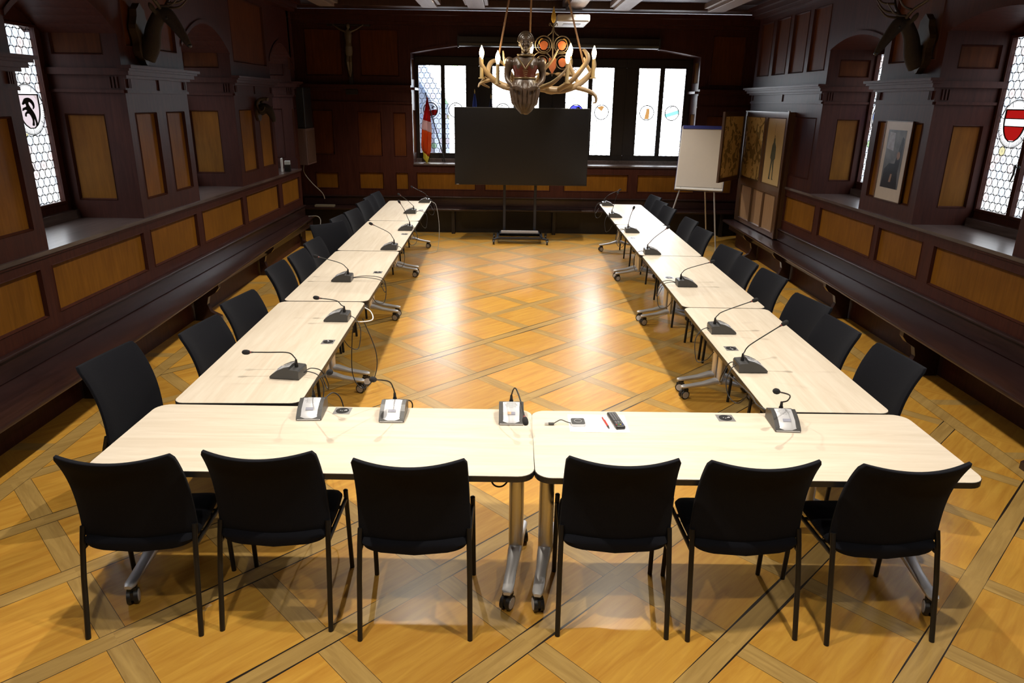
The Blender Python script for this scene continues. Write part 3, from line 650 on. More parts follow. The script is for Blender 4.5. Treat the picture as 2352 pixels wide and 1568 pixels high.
# ================================================================== TABLES
def rrect(hx, hy, r, n=6):
    out = []
    for cx, cy, a0 in ((hx-r, hy-r, 0), (-hx+r, hy-r, PI/2), (-hx+r, -hy+r, PI), (hx-r, -hy+r, 1.5*PI)):
        for k in range(n+1): a = a0+PI/2*k/n; out.append((cx+r*math.cos(a), cy+r*math.sin(a)))
    return out
def table(label, cx, cy, L, Wd, rz, group, rads, sock=None, foot_tw=(0, 0), apron_side=1):
    """long axis = local x"""
    t = thing('folding_table', label, 'table', (cx, cy, 0), rz, 'pale folding tables set in a U')
    Pz = lambda u, v, d: Vector((u, v, d)); hx, hy = L/2, Wd/2
    b = MB(); b.prism(rrect(hx-.0025, hy-.0025, rads-.002), Pz, .722, .7405); b.build('tabletop', maple_x, t, bevel=.0015, bseg=1)
    b = MB(); b.prism(rrect(hx, hy, rads), Pz, .712, .7385); b.build('edge_band', black_edge, t, bevel=.003)
    b = MB(); b.box(-hx+.10, hx-.10, hy-.045, hy-.02, .655, .711); b.box(-hx+.12, hx-.12, -hy+.16, -hy+.185, .68, .711); b.build('apron_rail', apron_m, t, bevel=.003)
    b = MB(); b.box(-hx+.07, hx-.07, -.03, .03, .655, .711); b.build('cross_beam', alu, t, bevel=.006)
    for k, sx in enumerate((-1, 1)):
        x = sx*(hx-.075)
        b = MB(); b.tube([(x, 0, .135), (x, 0, .71)], .036, 20, flat=.8); b.build('leg_column', alu, t, smooth=True)
        b = MB(); b.box(x-.03, x+.03, -.17, .17, .69, .711); b.build('mounting_bracket', silver_paint, t, bevel=.004)
        Mz = Matrix.Translation((x, 0, 0)) @ Matrix.Rotation(foot_tw[k], 4, 'Z')
        b = MB()
        for q in (-1, 1):
            secs = [(0, .155, .033, .020), (.05, .152, .033, .020), (.14, .126, .027, .014), (.24, .108, .026, .012), (.285, .103, .026, .011), (.305, .101, .016, .008)]
            rows = []
            for (yy, zc, hw, hh) in secs: rows.append([Mz @ Vector((hw*cx_, q*yy, zc+hh*cz_)) for cx_, cz_ in ((-1, -.6), (-.8, -1), (.8, -1), (1, -.6), (1, .5), (.7, 1), (-.7, 1), (-1, .5))])
            b.grid(rows, 0, True, True)
        b.build('foot', silver_paint, t, smooth=True)
        for q in (-1, 1):
            b = MB(); rot = Mz @ Matrix.Translation((0, q*.272, 0)) @ Matrix.Rotation(sx*q*.35, 4, 'Z')
            b.cyl((0, 0, .082), .013, .03); b.box(-.020, .020, -.018, .022, .066, .086); b.box(-.007, .007, -.034, .030, .030, .070)
            for e in (-1, 1): b.cyl((e*.015, -.004, .036), .036, .018, 'X', 28)
            b.v = [rot @ p for p in b.v]; c = b.build('caster', black_edge, t, smooth=True)
            for e in (-1, 1):
                h = MB(); h.cyl((e*.0245, -.004, .036), .028, .002, 'X', 24); h.v = [rot @ p for p in h.v]; h.build('hub_cap', grey_hub, c)
    if sock is not None:
        sx_, sy_ = sock
        b = MB(); b.prism([(sx_-.043, sy_-.04), (sx_+.043, sy_-.04), (sx_+.043, sy_+.04), (sx_-.043, sy_+.04)], Pz, .7405, .7425); s_ = b.build('power_socket', alu, t, bevel=.001, bseg=1)
        b = MB(); b.cyl((sx_, sy_, .743), .033, .002, 'Z', 28); b.build('socket_face', black_edge, s_)
        b = MB()
        for q in (-.010, 0, .010): b.cyl((sx_+q, sy_+(-.006 if q == 0 else 0), .7442), .003, .001, 'Z', 10)
        b.cyl((sx_+.018, sy_+.004, .7442), .006, .001, 'Z', 12); b.build('socket_pins', grey_hub, s_)
    return t
table('pale wood folding table in front, left of the two across the near end', -.833, 3.052, 1.945, .70, -.014, None, .075, (-.002, .295), (0, -.13))
table('pale wood folding table in front, right of the two, with paper and remote on it', 1.108, 3.025, 1.945, .70, -.004, None, .075, (.02, .28), (-.16, 0))
ORD = ['nearest', 'second', 'third', 'farthest']
Lcx = [-1.425, -1.445, -1.478, -1.515]; Rcx = [1.715, 1.745, 1.758, 1.785]
socy = [(-1.161, 4.437), (-1.182, 6.45), (-1.211, 8.459), (-1.241, 10.433)]
for k in range(4):
    cy = 3.432+1.0+2.01*k
    table('pale wood folding table, %s of the four in the left row' % ORD[k], Lcx[k], cy, 1.995, .672, PI/2+.017, None, .06, (socy[k][1]-cy, -(socy[k][0]-Lcx[k])+.005))
    cy2 = 3.385+.995+1.995*k
    table('pale wood folding table, %s of the four in the right row' % ORD[k], Rcx[k], cy2, 1.985, .660, -PI/2-.014, None, .06, (-((4.392, 6.377, 8.383, 10.38)[k]-cy2), (1.454, 1.473, 1.475, 1.50)[k]-Rcx[k]+.03))

# ================================================================== CHAIRS
def make_chair():
    t = thing('conference_chair', 'x', 'chair')
    # backrest: curved padded shell
    def bk(s, q, th):
        tt = q; z = .450+.444*tt-.020*(1-s*s)*tt-.022*(1-s*s)*(1-tt)
        hw = .245-.010*tt
        y = -.125-.122*tt**2.6-.045*(1-s*s)*(.55+.45*tt)
        if tt > .93: hw -= .012*((tt-.93)/.07)**2
        if tt < .06: hw -= .004*((.06-tt)/.06)**2
        edge = max(0, 1-max(abs(s), 0)**10)*max(.0, 1-abs(2*tt-1)**14)
        return Vector((s*hw, y+th*(.45+.55*edge)*(1+.45*tt*tt), z))
    n, mm = 18, 18
    b = MB(); A = [[bk(-1+2*i/n, j/mm, .017) for i in range(n+1)] for j in range(mm+1)]; Bk = [[bk(-1+2*i/n, j/mm, -.017) for i in range(n+1)] for j in range(mm+1)]
    b.grid(A); b.grid(Bk)
    per = [(0, i) for i in range(n+1)]+[(j, n) for j in range(1, mm+1)]+[(mm, i) for i in range(n-1, -1, -1)]+[(j, 0) for j in range(mm-1, 0, -1)]
    for k in range(len(per)):
        p, q = per[k], per[(k+1) % len(per)]; b.face([A[p[0]][p[1]], A[q[0]][q[1]], Bk[q[0]][q[1]], Bk[p[0]][p[1]]])
    b.build('backrest', fabric, t, smooth=True, merge=True, bevel=.004)
    # seat cushion
    b = MB(); rows = []; sg = 40
    prof = [(0.02, .462), (.5, .464), (.85, .462), (.96, .455), (1, .440), (.97, .424), (.85, .412), (.5, .398), (.02, .392)]
    for f, z in prof:
        row = []
        for j in range(sg):
            a = 2*PI*j/sg; ca_, sa = math.cos(a), math.sin(a); e = .26
            x = abs(ca_)**e*math.copysign(1, ca_)*.240; y = abs(sa)**e*math.copysign(1, sa)*.212
            zz = z-(.018*max(0, (y*f)/.225)**3)-.034*(1-(x/.236)**2)*(1 if z < .43 else .25)
            row.append(Vector((x*f*(1-.06*max(0, y/.225)), y*f+.025, zz)))
        rows.append(row)
    b.grid(rows, 0, True, True); b.build('seat', fabric, t, smooth=True)
    for sx in (-1, 1):
        b = MB(); b.tube([(sx*.242, -.250, 0), (sx*.240, -.195, .28), (sx*.237, -.160, .43), (sx*.235, -.138, .50)], .0115, 12); b.build('leg', black_steel, t, smooth=True)
        b = MB(); b.tube([(sx*.243, .212, 0), (sx*.241, .200, .30), (sx*.240, .195, .452)], .0115, 12); b.ell((sx*.240, .195, .452), (.0125, .0125, .008), 10); b.build('leg', black_steel, t, smooth=True)
    b = MB()
    for sx in (-1, 1): b.tube([(sx*.236, -.160, .405), (sx*.236, 0, .402), (sx*.238, .200, .405)], .010, 10)
    for y in (-.05, .13): b.tube([(-.235, y, .398), (.235, y, .398)], .009, 10)
    b.build('seat_frame', black_steel, t, smooth=True)
    return t
CH = make_chair(); used = [False]
def place_chair(p, q, side, label, group):
    """p,q: the two top corners of the backrest on plan (near one first), side: unit vector forwards"""
    P = Vector((p[0], p[1]))*.9785; Q = Vector((q[0], q[1]))*.9785; mid = (P+Q)/2; d = (Q-P).normalized(); f = Vector((-d.y, d.x))
    if f.dot(Vector(side)) < 0: f = -f
    c = mid+f*(.25 if abs(side[0]) else .205)
    o = CH if not used[0] else copy_tree(CH); used[0] = True
    o.location = (c.x, c.y, 0); o.rotation_euler = (0, 0, math.atan2(f.y, f.x)-PI/2); tag(o, label, 'chair', 'black chairs around the conference tables')
    return o
place_chair((-1.838, 2.65), (-1.381, 2.674), (0, 1), 'black fabric chair at the front tables, farthest left of six seen from behind', None)
place_chair((-1.261, 2.709), (-.80, 2.71), (0, 1), 'black fabric chair at the front, second from the left of six', None)
place_chair((-.626, 2.651), (-.157, 2.656), (0, 1), 'black fabric chair at the front just left of the gap between tables', None)
place_chair((.268, 2.688), (.736, 2.674), (0, 1), 'black fabric chair at the front just right of the gap between tables', None)
place_chair((.853, 2.661), (1.322, 2.674), (0, 1), 'black fabric chair at the front, second from the right of six', None)
place_chair((1.477, 2.642), (1.946, 2.667), (0, 1), 'black fabric chair at the front, farthest right of six', None)
Lch = [((-2.322, 3.61), (-2.254, 4.07)), ((-2.021, 4.201), (-1.965, 4.636)), ((-2.026, 4.884), (-1.952, 5.315)), ((-2.056, 6.0), (-2.043, 6.42)), ((-2.024, 6.512), (-2.0, 6.948)), ((-2.048, 7.126), (-2.013, 7.594)), ((-2.30, 8.31), (-1.99, 8.66)), ((-2.167, 8.709), (-2.106, 9.198)), ((-2.122, 9.295), (-2.037, 9.775)), ((-2.135, 10.159), (-2.062, 10.62)), ((-2.135, 10.702), (-2.093, 11.18)), ((-2.126, 11.216), (-2.074, 11.683))]
Lch[3] = ((-2.056, 5.97), (-2.043, 6.40))
Lnm = ['standing pulled out at the corner of the left front table', 'second along the left row, beside the nearest side table', 'third along the left row, before the first empty gap', 'fourth along the left row, just past the empty gap', 'fifth along the left row, middle of a close trio', 'sixth along the left row, last of a close trio', 'turned askew, seventh along the left row with its back to the camera', 'eighth along the left row, half hidden by the askew chair', 'ninth along the left row', 'tenth along the left row, at the farthest side table', 'eleventh along the left row, second from the far end', 'last along the left row, at its far end']
for (p, q), nme in zip(Lch, Lnm): place_chair(p, q, (1, 0), 'black chair '+nme, None)
Rch = [((2.376, 3.737), (2.335, 4.184)), ((2.308, 4.372), (2.28, 4.818)), ((2.38, 4.99), (2.301, 5.401)), ((2.391, 5.853), (2.331, 6.308)), ((2.322, 6.398), (2.308, 6.86)), ((2.364, 6.998), (2.281, 7.435)), ((2.385, 8.11), (2.313, 8.58)), ((2.408, 8.88), (2.356, 9.35)), ((2.382, 9.97), (2.305, 10.44)), ((2.396, 10.586), (2.316, 11.036)), ((2.44, 11.27), (2.353, 11.72))]
Rnm = ['nearest in the right row, beside the right front corner', 'second along the right row, near one of a pair', 'third along the right row, far one of a pair', 'fourth along the right row, near one of a trio', 'fifth along the right row, middle of a trio', 'sixth along the right row, last of a trio', 'seventh along the right row, in front of the flip chart', 'eighth along the right row, left of the flip chart legs', 'ninth along the right row, nearest of the far three', 'tenth along the right row, middle of the far three', 'last along the right row, at its far end']
for (p, q), nme in zip(Rch, Rnm): place_chair(p, q, (-1, 0), 'black chair '+nme, None)

# ================================================================== MICROPHONES
def make_unit():
    t = thing('desk_microphone', 'x', 'microphone')
    # body: wedge, user side at -y
    prof = [(-.088, .004), (-.090, .012), (-.082, .022), (-.05, .046), (-.01, .064), (.028, .074), (.030, .060), (.078, .056), (.084, .048), (.084, .004)]
    b = MB(); b.prism([(u, v) for u, v in prof], lambda u, v, d: Vector((d, u, v)), -.062, .062); b.build('base', dark_plastic, t, bevel=.005)
    # silver top plate
    b = MB(); top = [(-.090, .0125), (-.083, .0235), (-.05, .0485), (-.01, .0665), (.027, .0765)]
    rows = []
    for u, v in top: rows.append([Vector((x, u, v-.004*(x/.052)**2)) for x in (-.0575, -.038, -.016, 0, .016, .038, .0575)])
    low = [[p-Vector((0, 0, .004)) for p in r] for r in rows]; b.grid(rows); b.grid(low)
    for k in range(len(rows)-1):
        for c in (0, 6): b.face([rows[k][c], rows[k+1][c], low[k+1][c], low[k][c]])
    b.face([rows[0][0], rows[0][6], low[0][6], low[0][0]]); b.face([rows[-1][0], rows[-1][6], low[-1][6], low[-1][0]])
    tp = b.build('speaker_cover', silver_plastic, t, smooth=True, merge=True)
    b = MB()
    for i in range(9):
        for j in range(8):
            x = -.028+i*.007; u = -.018+j*.0058
            if (i-4)**2/16+(j-3.5)**2/14 > 1.1: continue
            v = .0665+(.0765-.0665)*(u+.01)/.037 if u > -.01 else .0485+(.0665-.0485)*(u+.05)/.04
            b.cyl((x, u, v-.004*(x/.052)**2+.0006), .0011, .0012, 'Z', 6)
    b.build('sound_holes', dark_plastic, tp)
    b = MB(); b.box(-.019, .019, -.060, -.044, 0, .003)
    Ms = Matrix.Translation((0, -.052, .0485)) @ Matrix.Rotation(R(36), 4, 'X') @ Matrix.Translation((0, .052, -.0015)); b.v = [Ms @ p for p in b.v]; b.build('talk_key', grey_lcd, tp, bevel=.0008, bseg=1)
    b = MB(); b.cyl((0, .050, .066), .0105, .020, 'Z', 16); b.cyl((0, .050, .088), .0085, .03, 'Z', 16, r2=.006); b.build('neck_socket', black_edge, t, smooth=True)
    return t
UN = make_unit(); uu = [False]
plain_ring = plain('unlit_red_ring', (.16, .02, .015), .4)
uparts = [UN] + list(UN.children)
def fresh_unit():
    c = UN.copy(); COL.objects.link(c)
    for ch in uparts[1:]: copy_tree(ch, c)
    return c
def mic(label, x, y, rz, neck):
    """neck: world points from the socket up to the head centre"""
    o = UN if not uu[0] else fresh_unit(); uu[0] = True
    o.location = (x, y, .741); o.rotation_euler = (0, 0, rz); tag(o, label, 'microphone', 'desk microphones on the tables')
    Mi = (Matrix.Translation((x, y, .741)) @ Matrix.Rotation(rz, 4, 'Z')).inverted()
    base = Vector((0, .050, .10)); pts = [base-Vector((0, 0, .012)), base]+[Mi @ Vector(p) for p in neck]
    sp_ = smooth_path(pts, 7)
    d = (sp_[-1]-sp_[-3]).normalized(); e = sp_[-1]
    b = MB(); b.tube(sp_[:-2]+[e-d*.045, e-d*.033], [.0036]*(len(sp_)-1)+[.0056], 8); nk = b.build('gooseneck', black_steel, o, smooth=True)
    b = MB(); b.tube([e-d*.033, e-d*.026, e-d*.022], [.0055, .0065, .0072], 12); b.build('light_ring', plain_ring, o, smooth=True)
    b = MB(); b.tube([e-d*.024, e-d*.020, e-d*.008, e+d*.006, e+d*.016, e+d*.021], [.007, .0115, .0145, .0145, .011, .003], 14); b.build('foam_windscreen', foam, o, smooth=True)
    return o, nk
FR_ = 0
mics = []
def side_neck(tip, y, x0): return tip
mics.append(mic('silver desk microphone nearest the left end of the front tables', -.976, 3.315, .04, [(-.965, 3.33, .885), (-.92, 3.27, .95), (-.83, 3.15, 1.03)]))
mics.append(mic('silver desk microphone on the front left table, between socket and gap', -.560, 3.30, .0, [(-.565, 3.34, .875), (-.578, 3.29, .93), (-.628, 3.15, .996)]))
mics.append(mic('silver desk microphone beside the gap, its neck bent down', .035, 3.285, .0, [(.045, 3.29, .895), (.058, 3.24, .915), (.080, 3.15, .885), (.100, 3.05, .83)]))
mics.append(mic('silver desk microphone alone on the front right table', 1.395, 3.235, -.05, [(1.410, 3.25, .865), (1.39, 3.19, .92), (1.285, 3.10, .977)]))
ow = ['first', 'second', 'third', 'fourth', 'fifth', 'sixth', 'last']
LM = [(-1.245, 3.83, -.12, [(-1.215, 3.86, .845), (-1.25, 3.86, .872), (-1.36, 3.85, .876), (-1.484, 3.84, .879)]),
      (-1.215, 4.945, 0, [(-1.185, 4.95, .85), (-1.225, 4.95, .884), (-1.364, 4.95, .903)]),
      (-1.440, 6.13, 0, [(-1.405, 6.13, .86), (-1.46, 6.13, .90), (-1.665, 6.13, .956)]),
      (-1.25, 7.55, .02, [(-1.215, 7.55, .87), (-1.26, 7.55, .925), (-1.442, 7.56, 1.011)]),
      (-1.24, 8.75, .02, [(-1.215, 8.75, .90), (-1.25, 8.76, .985), (-1.315, 8.78, 1.085)]),
      (-1.365, 10.14, 0, [(-1.335, 10.14, .86), (-1.40, 10.14, .92), (-1.519, 10.14, 1.003)]),
      (-1.29, 11.29, 0, [(-1.26, 11.29, .85), (-1.29, 11.29, .885), (-1.483, 11.29, .978)])]
for k, (x, y, a, nk) in enumerate(LM): mics.append(mic('dark desk microphone, %s from the near end of the left row of tables' % ow[k], x, y, -PI/2+a, nk))
RM = [(1.480, 4.01, 0, [(1.441, 4.02, .85), (1.452, 4.02, .875), (1.49, 4.02, .912), (1.666, 4.03, 1.033)]),
      (1.520, 4.755, 0, [(1.487, 4.76, .862), (1.53, 4.76, .893), (1.741, 4.77, .972)]),
      (1.590, 6.09, 0, [(1.552, 6.09, .862), (1.60, 6.09, .896), (1.809, 6.10, .957)]),
      (1.555, 7.47, -.03, [(1.522, 7.47, .86), (1.58, 7.48, .92), (1.715, 7.5, 1.022)]),
      (1.560, 8.79, -.03, [(1.519, 8.79, .89), (1.535, 8.79, .96), (1.568, 8.8, 1.045)]),
      (1.530, 10.01, 0, [(1.497, 10.01, .89), (1.515, 10.01, .98), (1.55, 10.02, 1.082)]),
      (1.575, 11.2, 0, [(1.545, 11.2, .86), (1.60, 11.2, .91), (1.76, 11.2, .984)])]
for k, (x, y, a, nk) in enumerate(RM): mics.append(mic('dark desk microphone, %s from the near end of the right row of tables' % ow[k], x, y, PI/2+a, nk))
# the key of the third front unit is lit amber on its left half
b = MB(); b.box(-.0185, -.001, -.0595, -.0445, .003, .0036); b.v = [Matrix.Translation((0, -.052, .0485)) @ Matrix.Rotation(R(36), 4, 'X') @ Matrix.Translation((0, .052, -.0015)) @ p for p in b.v]
tag(b.build('amber_key', amber_lcd, mics[2][0]), 'amber key half')
# cables
def cable(name, pts, r, mat, label, group=None, n=8):
    pts = [Vector(p) for p in pts]; o = pts[0].copy(); b = MB(); b.tube([p-o for p in smooth_path(pts, n)], r, 8)
    return tag(b.build(name, mat, None, smooth=True, loc=o), label, 'cable', {'microphone_cable': 'microphone cables', 'hanging_cable': 'cables hanging from the tables', 'wall_cable': 'cables in the left corner'}[name])
def chain(tab, xe, sgn, nm):
    for k in range(len(tab)):
        x, y = tab[k][0], tab[k][1]; bx = x-sgn*.087*-1 if False else x+sgn*.090
        e = xe(y)+sgn*.012
        w1 = .02+.03*((k*37) % 5)/5
        pts = [(bx, y-.012, .768), (lerp(bx, e, .5), y-.02, .775), (e+sgn*.02, y-.03, .752), (e+sgn*(.035+w1*.6), y-.05, .68), (e+sgn*(.02+w1*.6), y-.09, .60-.06*((k*3) % 4)/4), (e-sgn*.01, y-.14, .58), (e-sgn*.04, y-.20, .66)]
        cable('microphone_cable', pts, .0032, cable_m, 'black cable looping off the inner edge behind the %s microphone of the %s row' % (ow[k], nm))
        if k in (1, 3, 5): continue
        pts = [(bx, y+.012, .768), (lerp(bx, e, .5), y+.03, .778), (e+sgn*.015, y+.05, .752), (e+sgn*.04, y+.08, .66), (e+sgn*.015, y+.15, .60), (e-sgn*.04, y+.22, .67)]
        cable('microphone_cable', pts, .0032, cable_m, 'black cable leaving the far side of the %s microphone in the %s row' % (ow[k], nm))
chain(LM, lambda y: -1.09-.0135*(y-3.4), 1, 'left')
chain(RM, lambda y: 1.385+.008*(y-3.4), -1, 'right')
cable('microphone_cable', [(-.99, 3.402, .77), (-1.0, 3.46, .80), (-1.02, 3.52, .74), (-1.03, 3.56, .50), (-1.02, 3.60, .30), (-1.05, 3.70, .45), (-1.12, 3.75, .63)], .0034, cable_m, 'black cable hanging behind the leftmost front microphone')
cable('microphone_cable', [(-.95, 3.402, .77), (-.90, 3.47, .79), (-.86, 3.49, .70), (-.86, 3.50, .40), (-.92, 3.56, .35), (-1.02, 3.64, .60)], .0034, cable_m, 'black cable arching right of the leftmost front microphone')
cable('microphone_cable', [(-.53, 3.388, .77), (-.50, 3.415, .775), (-.485, 3.44, .745), (-.49, 3.435, .71), (-.52, 3.40, .695)], .0034, cable_m, 'short black cable behind the second front microphone')
cable('microphone_cable', [(1.36, 3.322, .772), (1.32, 3.40, .775), (1.35, 3.60, .752), (1.365, 4.0, .70)], .0036, cable_m, 'black cable running from the right front microphone along the side table')
cable('hanging_cable', [(-.04, 3.02, .70), (-.06, 2.96, .64), (-.05, 2.90, .585), (.0, 2.90, .575), (.05, 2.95, .63), (.07, 3.02, .70)], .004, cable_m, 'black cable loop hanging under the front tables at the gap')
cable('hanging_cable', [(-1.12, 5.40, .71), (-1.05, 5.33, .69), (-1.02, 5.22, .66), (-1.10, 5.16, .66), (-1.16, 5.14, .68)], .005, white_m, 'white cable bow at the joint of the first two left tables')
cable('hanging_cable', [(-1.10, 5.25, .66), (-1.00, 5.20, .40), (-1.01, 5.15, .22), (-1.10, 5.10, .14), (-1.18, 5.15, .24), (-1.18, 5.2, .5), (-1.16, 5.22, .65)], .0036, cable_m, 'long black cable loop reaching towards the floor beside left table foot')
cable('hanging_cable', [(-1.17, 11.25, .76), (-1.10, 11.2, .70), (-1.05, 11.1, .40), (-1.07, 11.0, .06), (-1.15, 10.95, .012), (-1.22, 10.92, .012)], .004, cable_grey, 'grey cable dropping to the floor at the far end of left row')

# ================================================================== THINGS ON THE FRONT RIGHT TABLE
b = MB(); b.box(-.146, .146, -.102, .102, 0, .0006); pp = tag(b.build('paper_sheet', paper, loc=(.468, 3.229, .7412)), 'white printed sheet lying under the remote and red pen', 'paper'); pp.rotation_euler = (0, 0, -.01)
b = MB()
for k in range(9):
    x = -.075+.019*k+(.004 if k % 3 == 0 else 0)
    if k in (4,): continue
    for j in range(7): b.box(x-.0012, x+.0012, -.075+.02*j, -.060+.02*j+(.003 if (k+j) % 2 else 0), .0006, .0007)
b.build('printed_lines', plain('faint_ink', (.55, .55, .57), .9), pp)
t = thing('sharing_dongle', 'grey rounded presentation dongle with short plug cable', 'dongle', (.367, 3.222, .7420), .02)
b = MB(); b.prism(rrect(.036, .036, .012), lambda u, v, d: Vector((u, v, d)), 0, .012); b.build('housing', silver_plastic, t, bevel=.003)
b = MB(); b.prism(rrect(.033, .033, .011), lambda u, v, d: Vector((u, v, d)), .0121, .015); b.build('top_pad', dark_plastic, t, bevel=.001)
b = MB(); b.tube([(.018*math.cos(2*PI*k/24), .018*math.sin(2*PI*k/24), .0155) for k in range(25)], .0012, 6); b.build('button_ring', silver_plastic, t)
b = MB(); b.tube(smooth_path([(-.036, -.008, .006), (-.055, -.008, .012), (-.085, .0, .020), (-.11, -.008, .012), (-.122, -.013, .006)], 6), .0028, 8); b.build('cable', dark_plastic, t, smooth=True)
b = MB(); b.box(-.148, -.120, -.021, -.006, .0, .010); pl = b.build('plug', dark_plastic, t, bevel=.002); b = MB(); b.box(-.166, -.148, -.019, -.008, .002, .008); b.build('plug_tip', alu, pl)
t = thing('ballpoint_pen', 'red ballpoint pen lying across the white sheet', 'pen', (.506, 3.228, .7472), R(-82))
b = MB(); b.tube([(-.055, 0, 0), (.045, 0, 0)], .0048, 12); b.build('barrel', red_m, t, smooth=True)
b = MB(); b.tube([(.045, 0, 0), (.066, 0, 0), (.070, 0, 0)], [.0047, .002, .0008], 12); b.build('tip', black_edge, t, smooth=True)
b = MB(); b.tube([(-.055, 0, 0), (-.065, 0, 0)], .003, 10); b.box(-.056, -.02, -.0015, .0015, .004, .0062); b.build('clip', alu, t)
t = thing('remote_control', 'black remote control lying on the right part of the sheet', 'remote control', (.560, 3.243, .7420), R(8))
b = MB(); b.box(-.024, .024, -.088, .088, 0, .018); b.build('housing', black_edge, t, bevel=.006)
for nme, mt, par in (('keys', plain('remote_keys', (.16, .16, .17), .5), 0), ('colour_key', red_m, 1), ('colour_key', plain('green_key', (.05, .3, .05), .5), 2), ('colour_key', plain('yellow_key', (.6, .5, .05), .5), 3), ('colour_key', plain('blue_key', (.05, .1, .5), .5), 4)):
    b = MB()
    if par == 0:
        for i in range(3):
            for j in range(9):
                if j in (2,): continue
                b.box(-.017+.013*i, -.009+.013*i, -.055+.0145*j, -.047+.0145*j, .018, .0195)
        b.build(nme, mt, t)
    else: b.box(-.020+.010*(par-1), -.013+.010*(par-1), -.070, -.065, .018, .0196); b.build(nme, mt, t)

# ================================================================== TELEVISION ON ITS STAND
t = thing('display_screen', 'large switched-off black flat screen on a wheeled stand', 'screen', (.232, 11.95, 0))
b = MB(); b.box(-1.085, 1.085, -.03, .05, .955, 2.170); b.build('housing', black_edge, t, bevel=.006)
b = MB(); b.box(-1.072, 1.072, -.033, -.031, .975, 2.158); b.build('screen_panel', screen_m, t)
b = MB(); b.box(-1.086, 1.086, -.034, -.030, 2.160, 2.170); b.build('top_bezel', dark_plastic, t)
b = MB(); b.box(-1.06, -1.02, -.036, -.031, .958, .968); b.build('badge', alu, t)
for x in (-.268, .246): b = MB(); b.box(x-.022, x+.022, .055, .095, .10, 1.7); b.build('stand_pole', cart_m, t, bevel=.004)
b = MB(); b.box(-.5, .5, .05, .06, 1.2, 1.9); b.build('mount_plate', cart_m, t)
b = MB()
b.box(-.40, .38, -.17, -.13, .085, .115); b.box(-.40, .38, .28, .32, .085, .115)
for x in (-.40, .34): b.box(x-.0, x+.04, -.17, .32, .085, .115)
b.box(-.36, .34, -.05, .12, .115, .125)
for sx in (-1, 1):
    b.tube([(sx*.36, -.15, .10), (sx*.44, -.19, .085)], .018, 10)
b.build('stand_base', cart_m, t, bevel=.005)
b = MB(); b.box(-.32, .30, -.10, -.07, .175, .215); b.build('shelf_bar', plain('pale_bar', (.32, .31, .32), .5), t, bevel=.004)
b = MB(); b.box(-.36, .34, -.12, .12, .165, .175); b.box(-.36, -.345, -.12, .12, .12, .175); b.box(.325, .34, -.12, .12, .12, .175); b.build('shelf', cart_m, t)
for x in (-.44, .45):
    for y in (-.20, .32):
        b = MB(); b.cyl((x, y, .040), .038, .028, 'X', 24); b.box(x-.022, x+.022, y-.02, y+.03, .05, .095); c = b.build('caster', black_edge, t, smooth=True)
        h = MB(); h.cyl((x-.015, y, .040), .024, .002, 'X', 20); h.build('hub_cap', grey_hub, c)

# ================================================================== FLIP CHART
t = thing('flip_chart', 'white flip chart easel with blue top clamp and grey legs', 'flip chart', (3.09, 11.62, 0), R(-20))
TB = Matrix.Rotation(R(-19), 4, 'X')
def tilt(b, z0=.96): b.v = [Matrix.Translation((0, 0, z0)) @ TB @ Matrix.Translation((0, 0, -z0)) @ p for p in b.v]
b = MB(); b.prism(rrect(.375, .52, .02), lambda u, v, d: Vector((u, d, v+1.46)), .0, .022); tilt(b); b.build('board', white_m, t, bevel=.004)
b = MB(); b.prism(rrect(.385, .53, .025), lambda u, v, d: Vector((u, d, v+1.46)), .008, .014); tilt(b); b.build('board_rim', plain('blue_rim', (.05, .05, .16), .4), t)
b = MB(); b.box(-.36, .36, -.008, -.001, .995, 1.955); tilt(b); pd = b.build('paper_pad', plain('flip_paper', (.60, .55, .50), .8, 0, .02), t)
b = MB(); b.box(-.36, .36, -.022, -.008, 1.93, 1.985); tilt(b); b.build('clamp_bar', plain('blue_clamp', (.02, .03, .20), .4), t, bevel=.005)
b = MB(); b.box(-.365, .365, -.035, 0, .945, .958); tilt(b); b.build('pen_tray', white_m, t)
for p, q in (((-.28, .02, 1.0), (-.52, -.12, 0)), ((.24, .02, 1.0), (.37, -.06, 0)), ((.05, .14, 1.3), (.16, .66, 0))):
    b = MB(); b.tube([p, q], .0125, 12); b.build('leg', silver_paint, t, smooth=True)

# ================================================================== PICTURE CABINET ON THE RIGHT WALL
t = thing('picture_cabinet', 'wall cabinet of framed sepia prints with one wing swung open', 'cabinet', (XR, 10.9, 0))
PC = lambda y, z, d: Vector((-(.085+d), y-10.9, z))
cab_wood = wood('cabinet_wood', (.06, .028, .014), (.11, .055, .025), rough=.35, coat=.3)
b = MB(); b.plate(PC, 9.95, 11.80, 1.10, 2.175, [(10.04, 10.74, 1.17, 2.10), (10.86, 11.72, 1.17, 2.10)], dep=.012, sl=.012, fm=0, pm=0)
b.plate(PC, 9.95, 11.80, .47, 1.10, [(10.08, 10.55, .53, 1.06), (10.58, 11.06, .53, 1.06), (11.09, 11.62, .53, 1.06)], dep=.014, fm=0, pm=1)
for y in (9.95, 11.80): b.face([PC(y, .47, 0), PC(y, 2.175, 0), Vector((-.003, y-10.9, 2.175)), Vector((-.003, y-10.9, .47))])
for z in (.47, 2.175): b.face([PC(9.95, z, 0), PC(11.80, z, 0), Vector((-.003, .9, z)), Vector((-.003, -.95, z))])
b.box(-.10, -.085, -.96, -.92, .47, 2.19); b.build('carcass', [cab_wood, light_board], t)
b = MB(); b.face([PC(y, z, -.009) for y, z in ((10.055, 1.185), (10.725, 1.185), (10.725, 2.085), (10.055, 2.085))]); pr = b.build('soldier_print', plain('cream_paper', (.50, .36, .17), .4, 0, .1, 6), t)
b = MB(); fn = lambda u, v, d: PC(10.40-u, v, d)
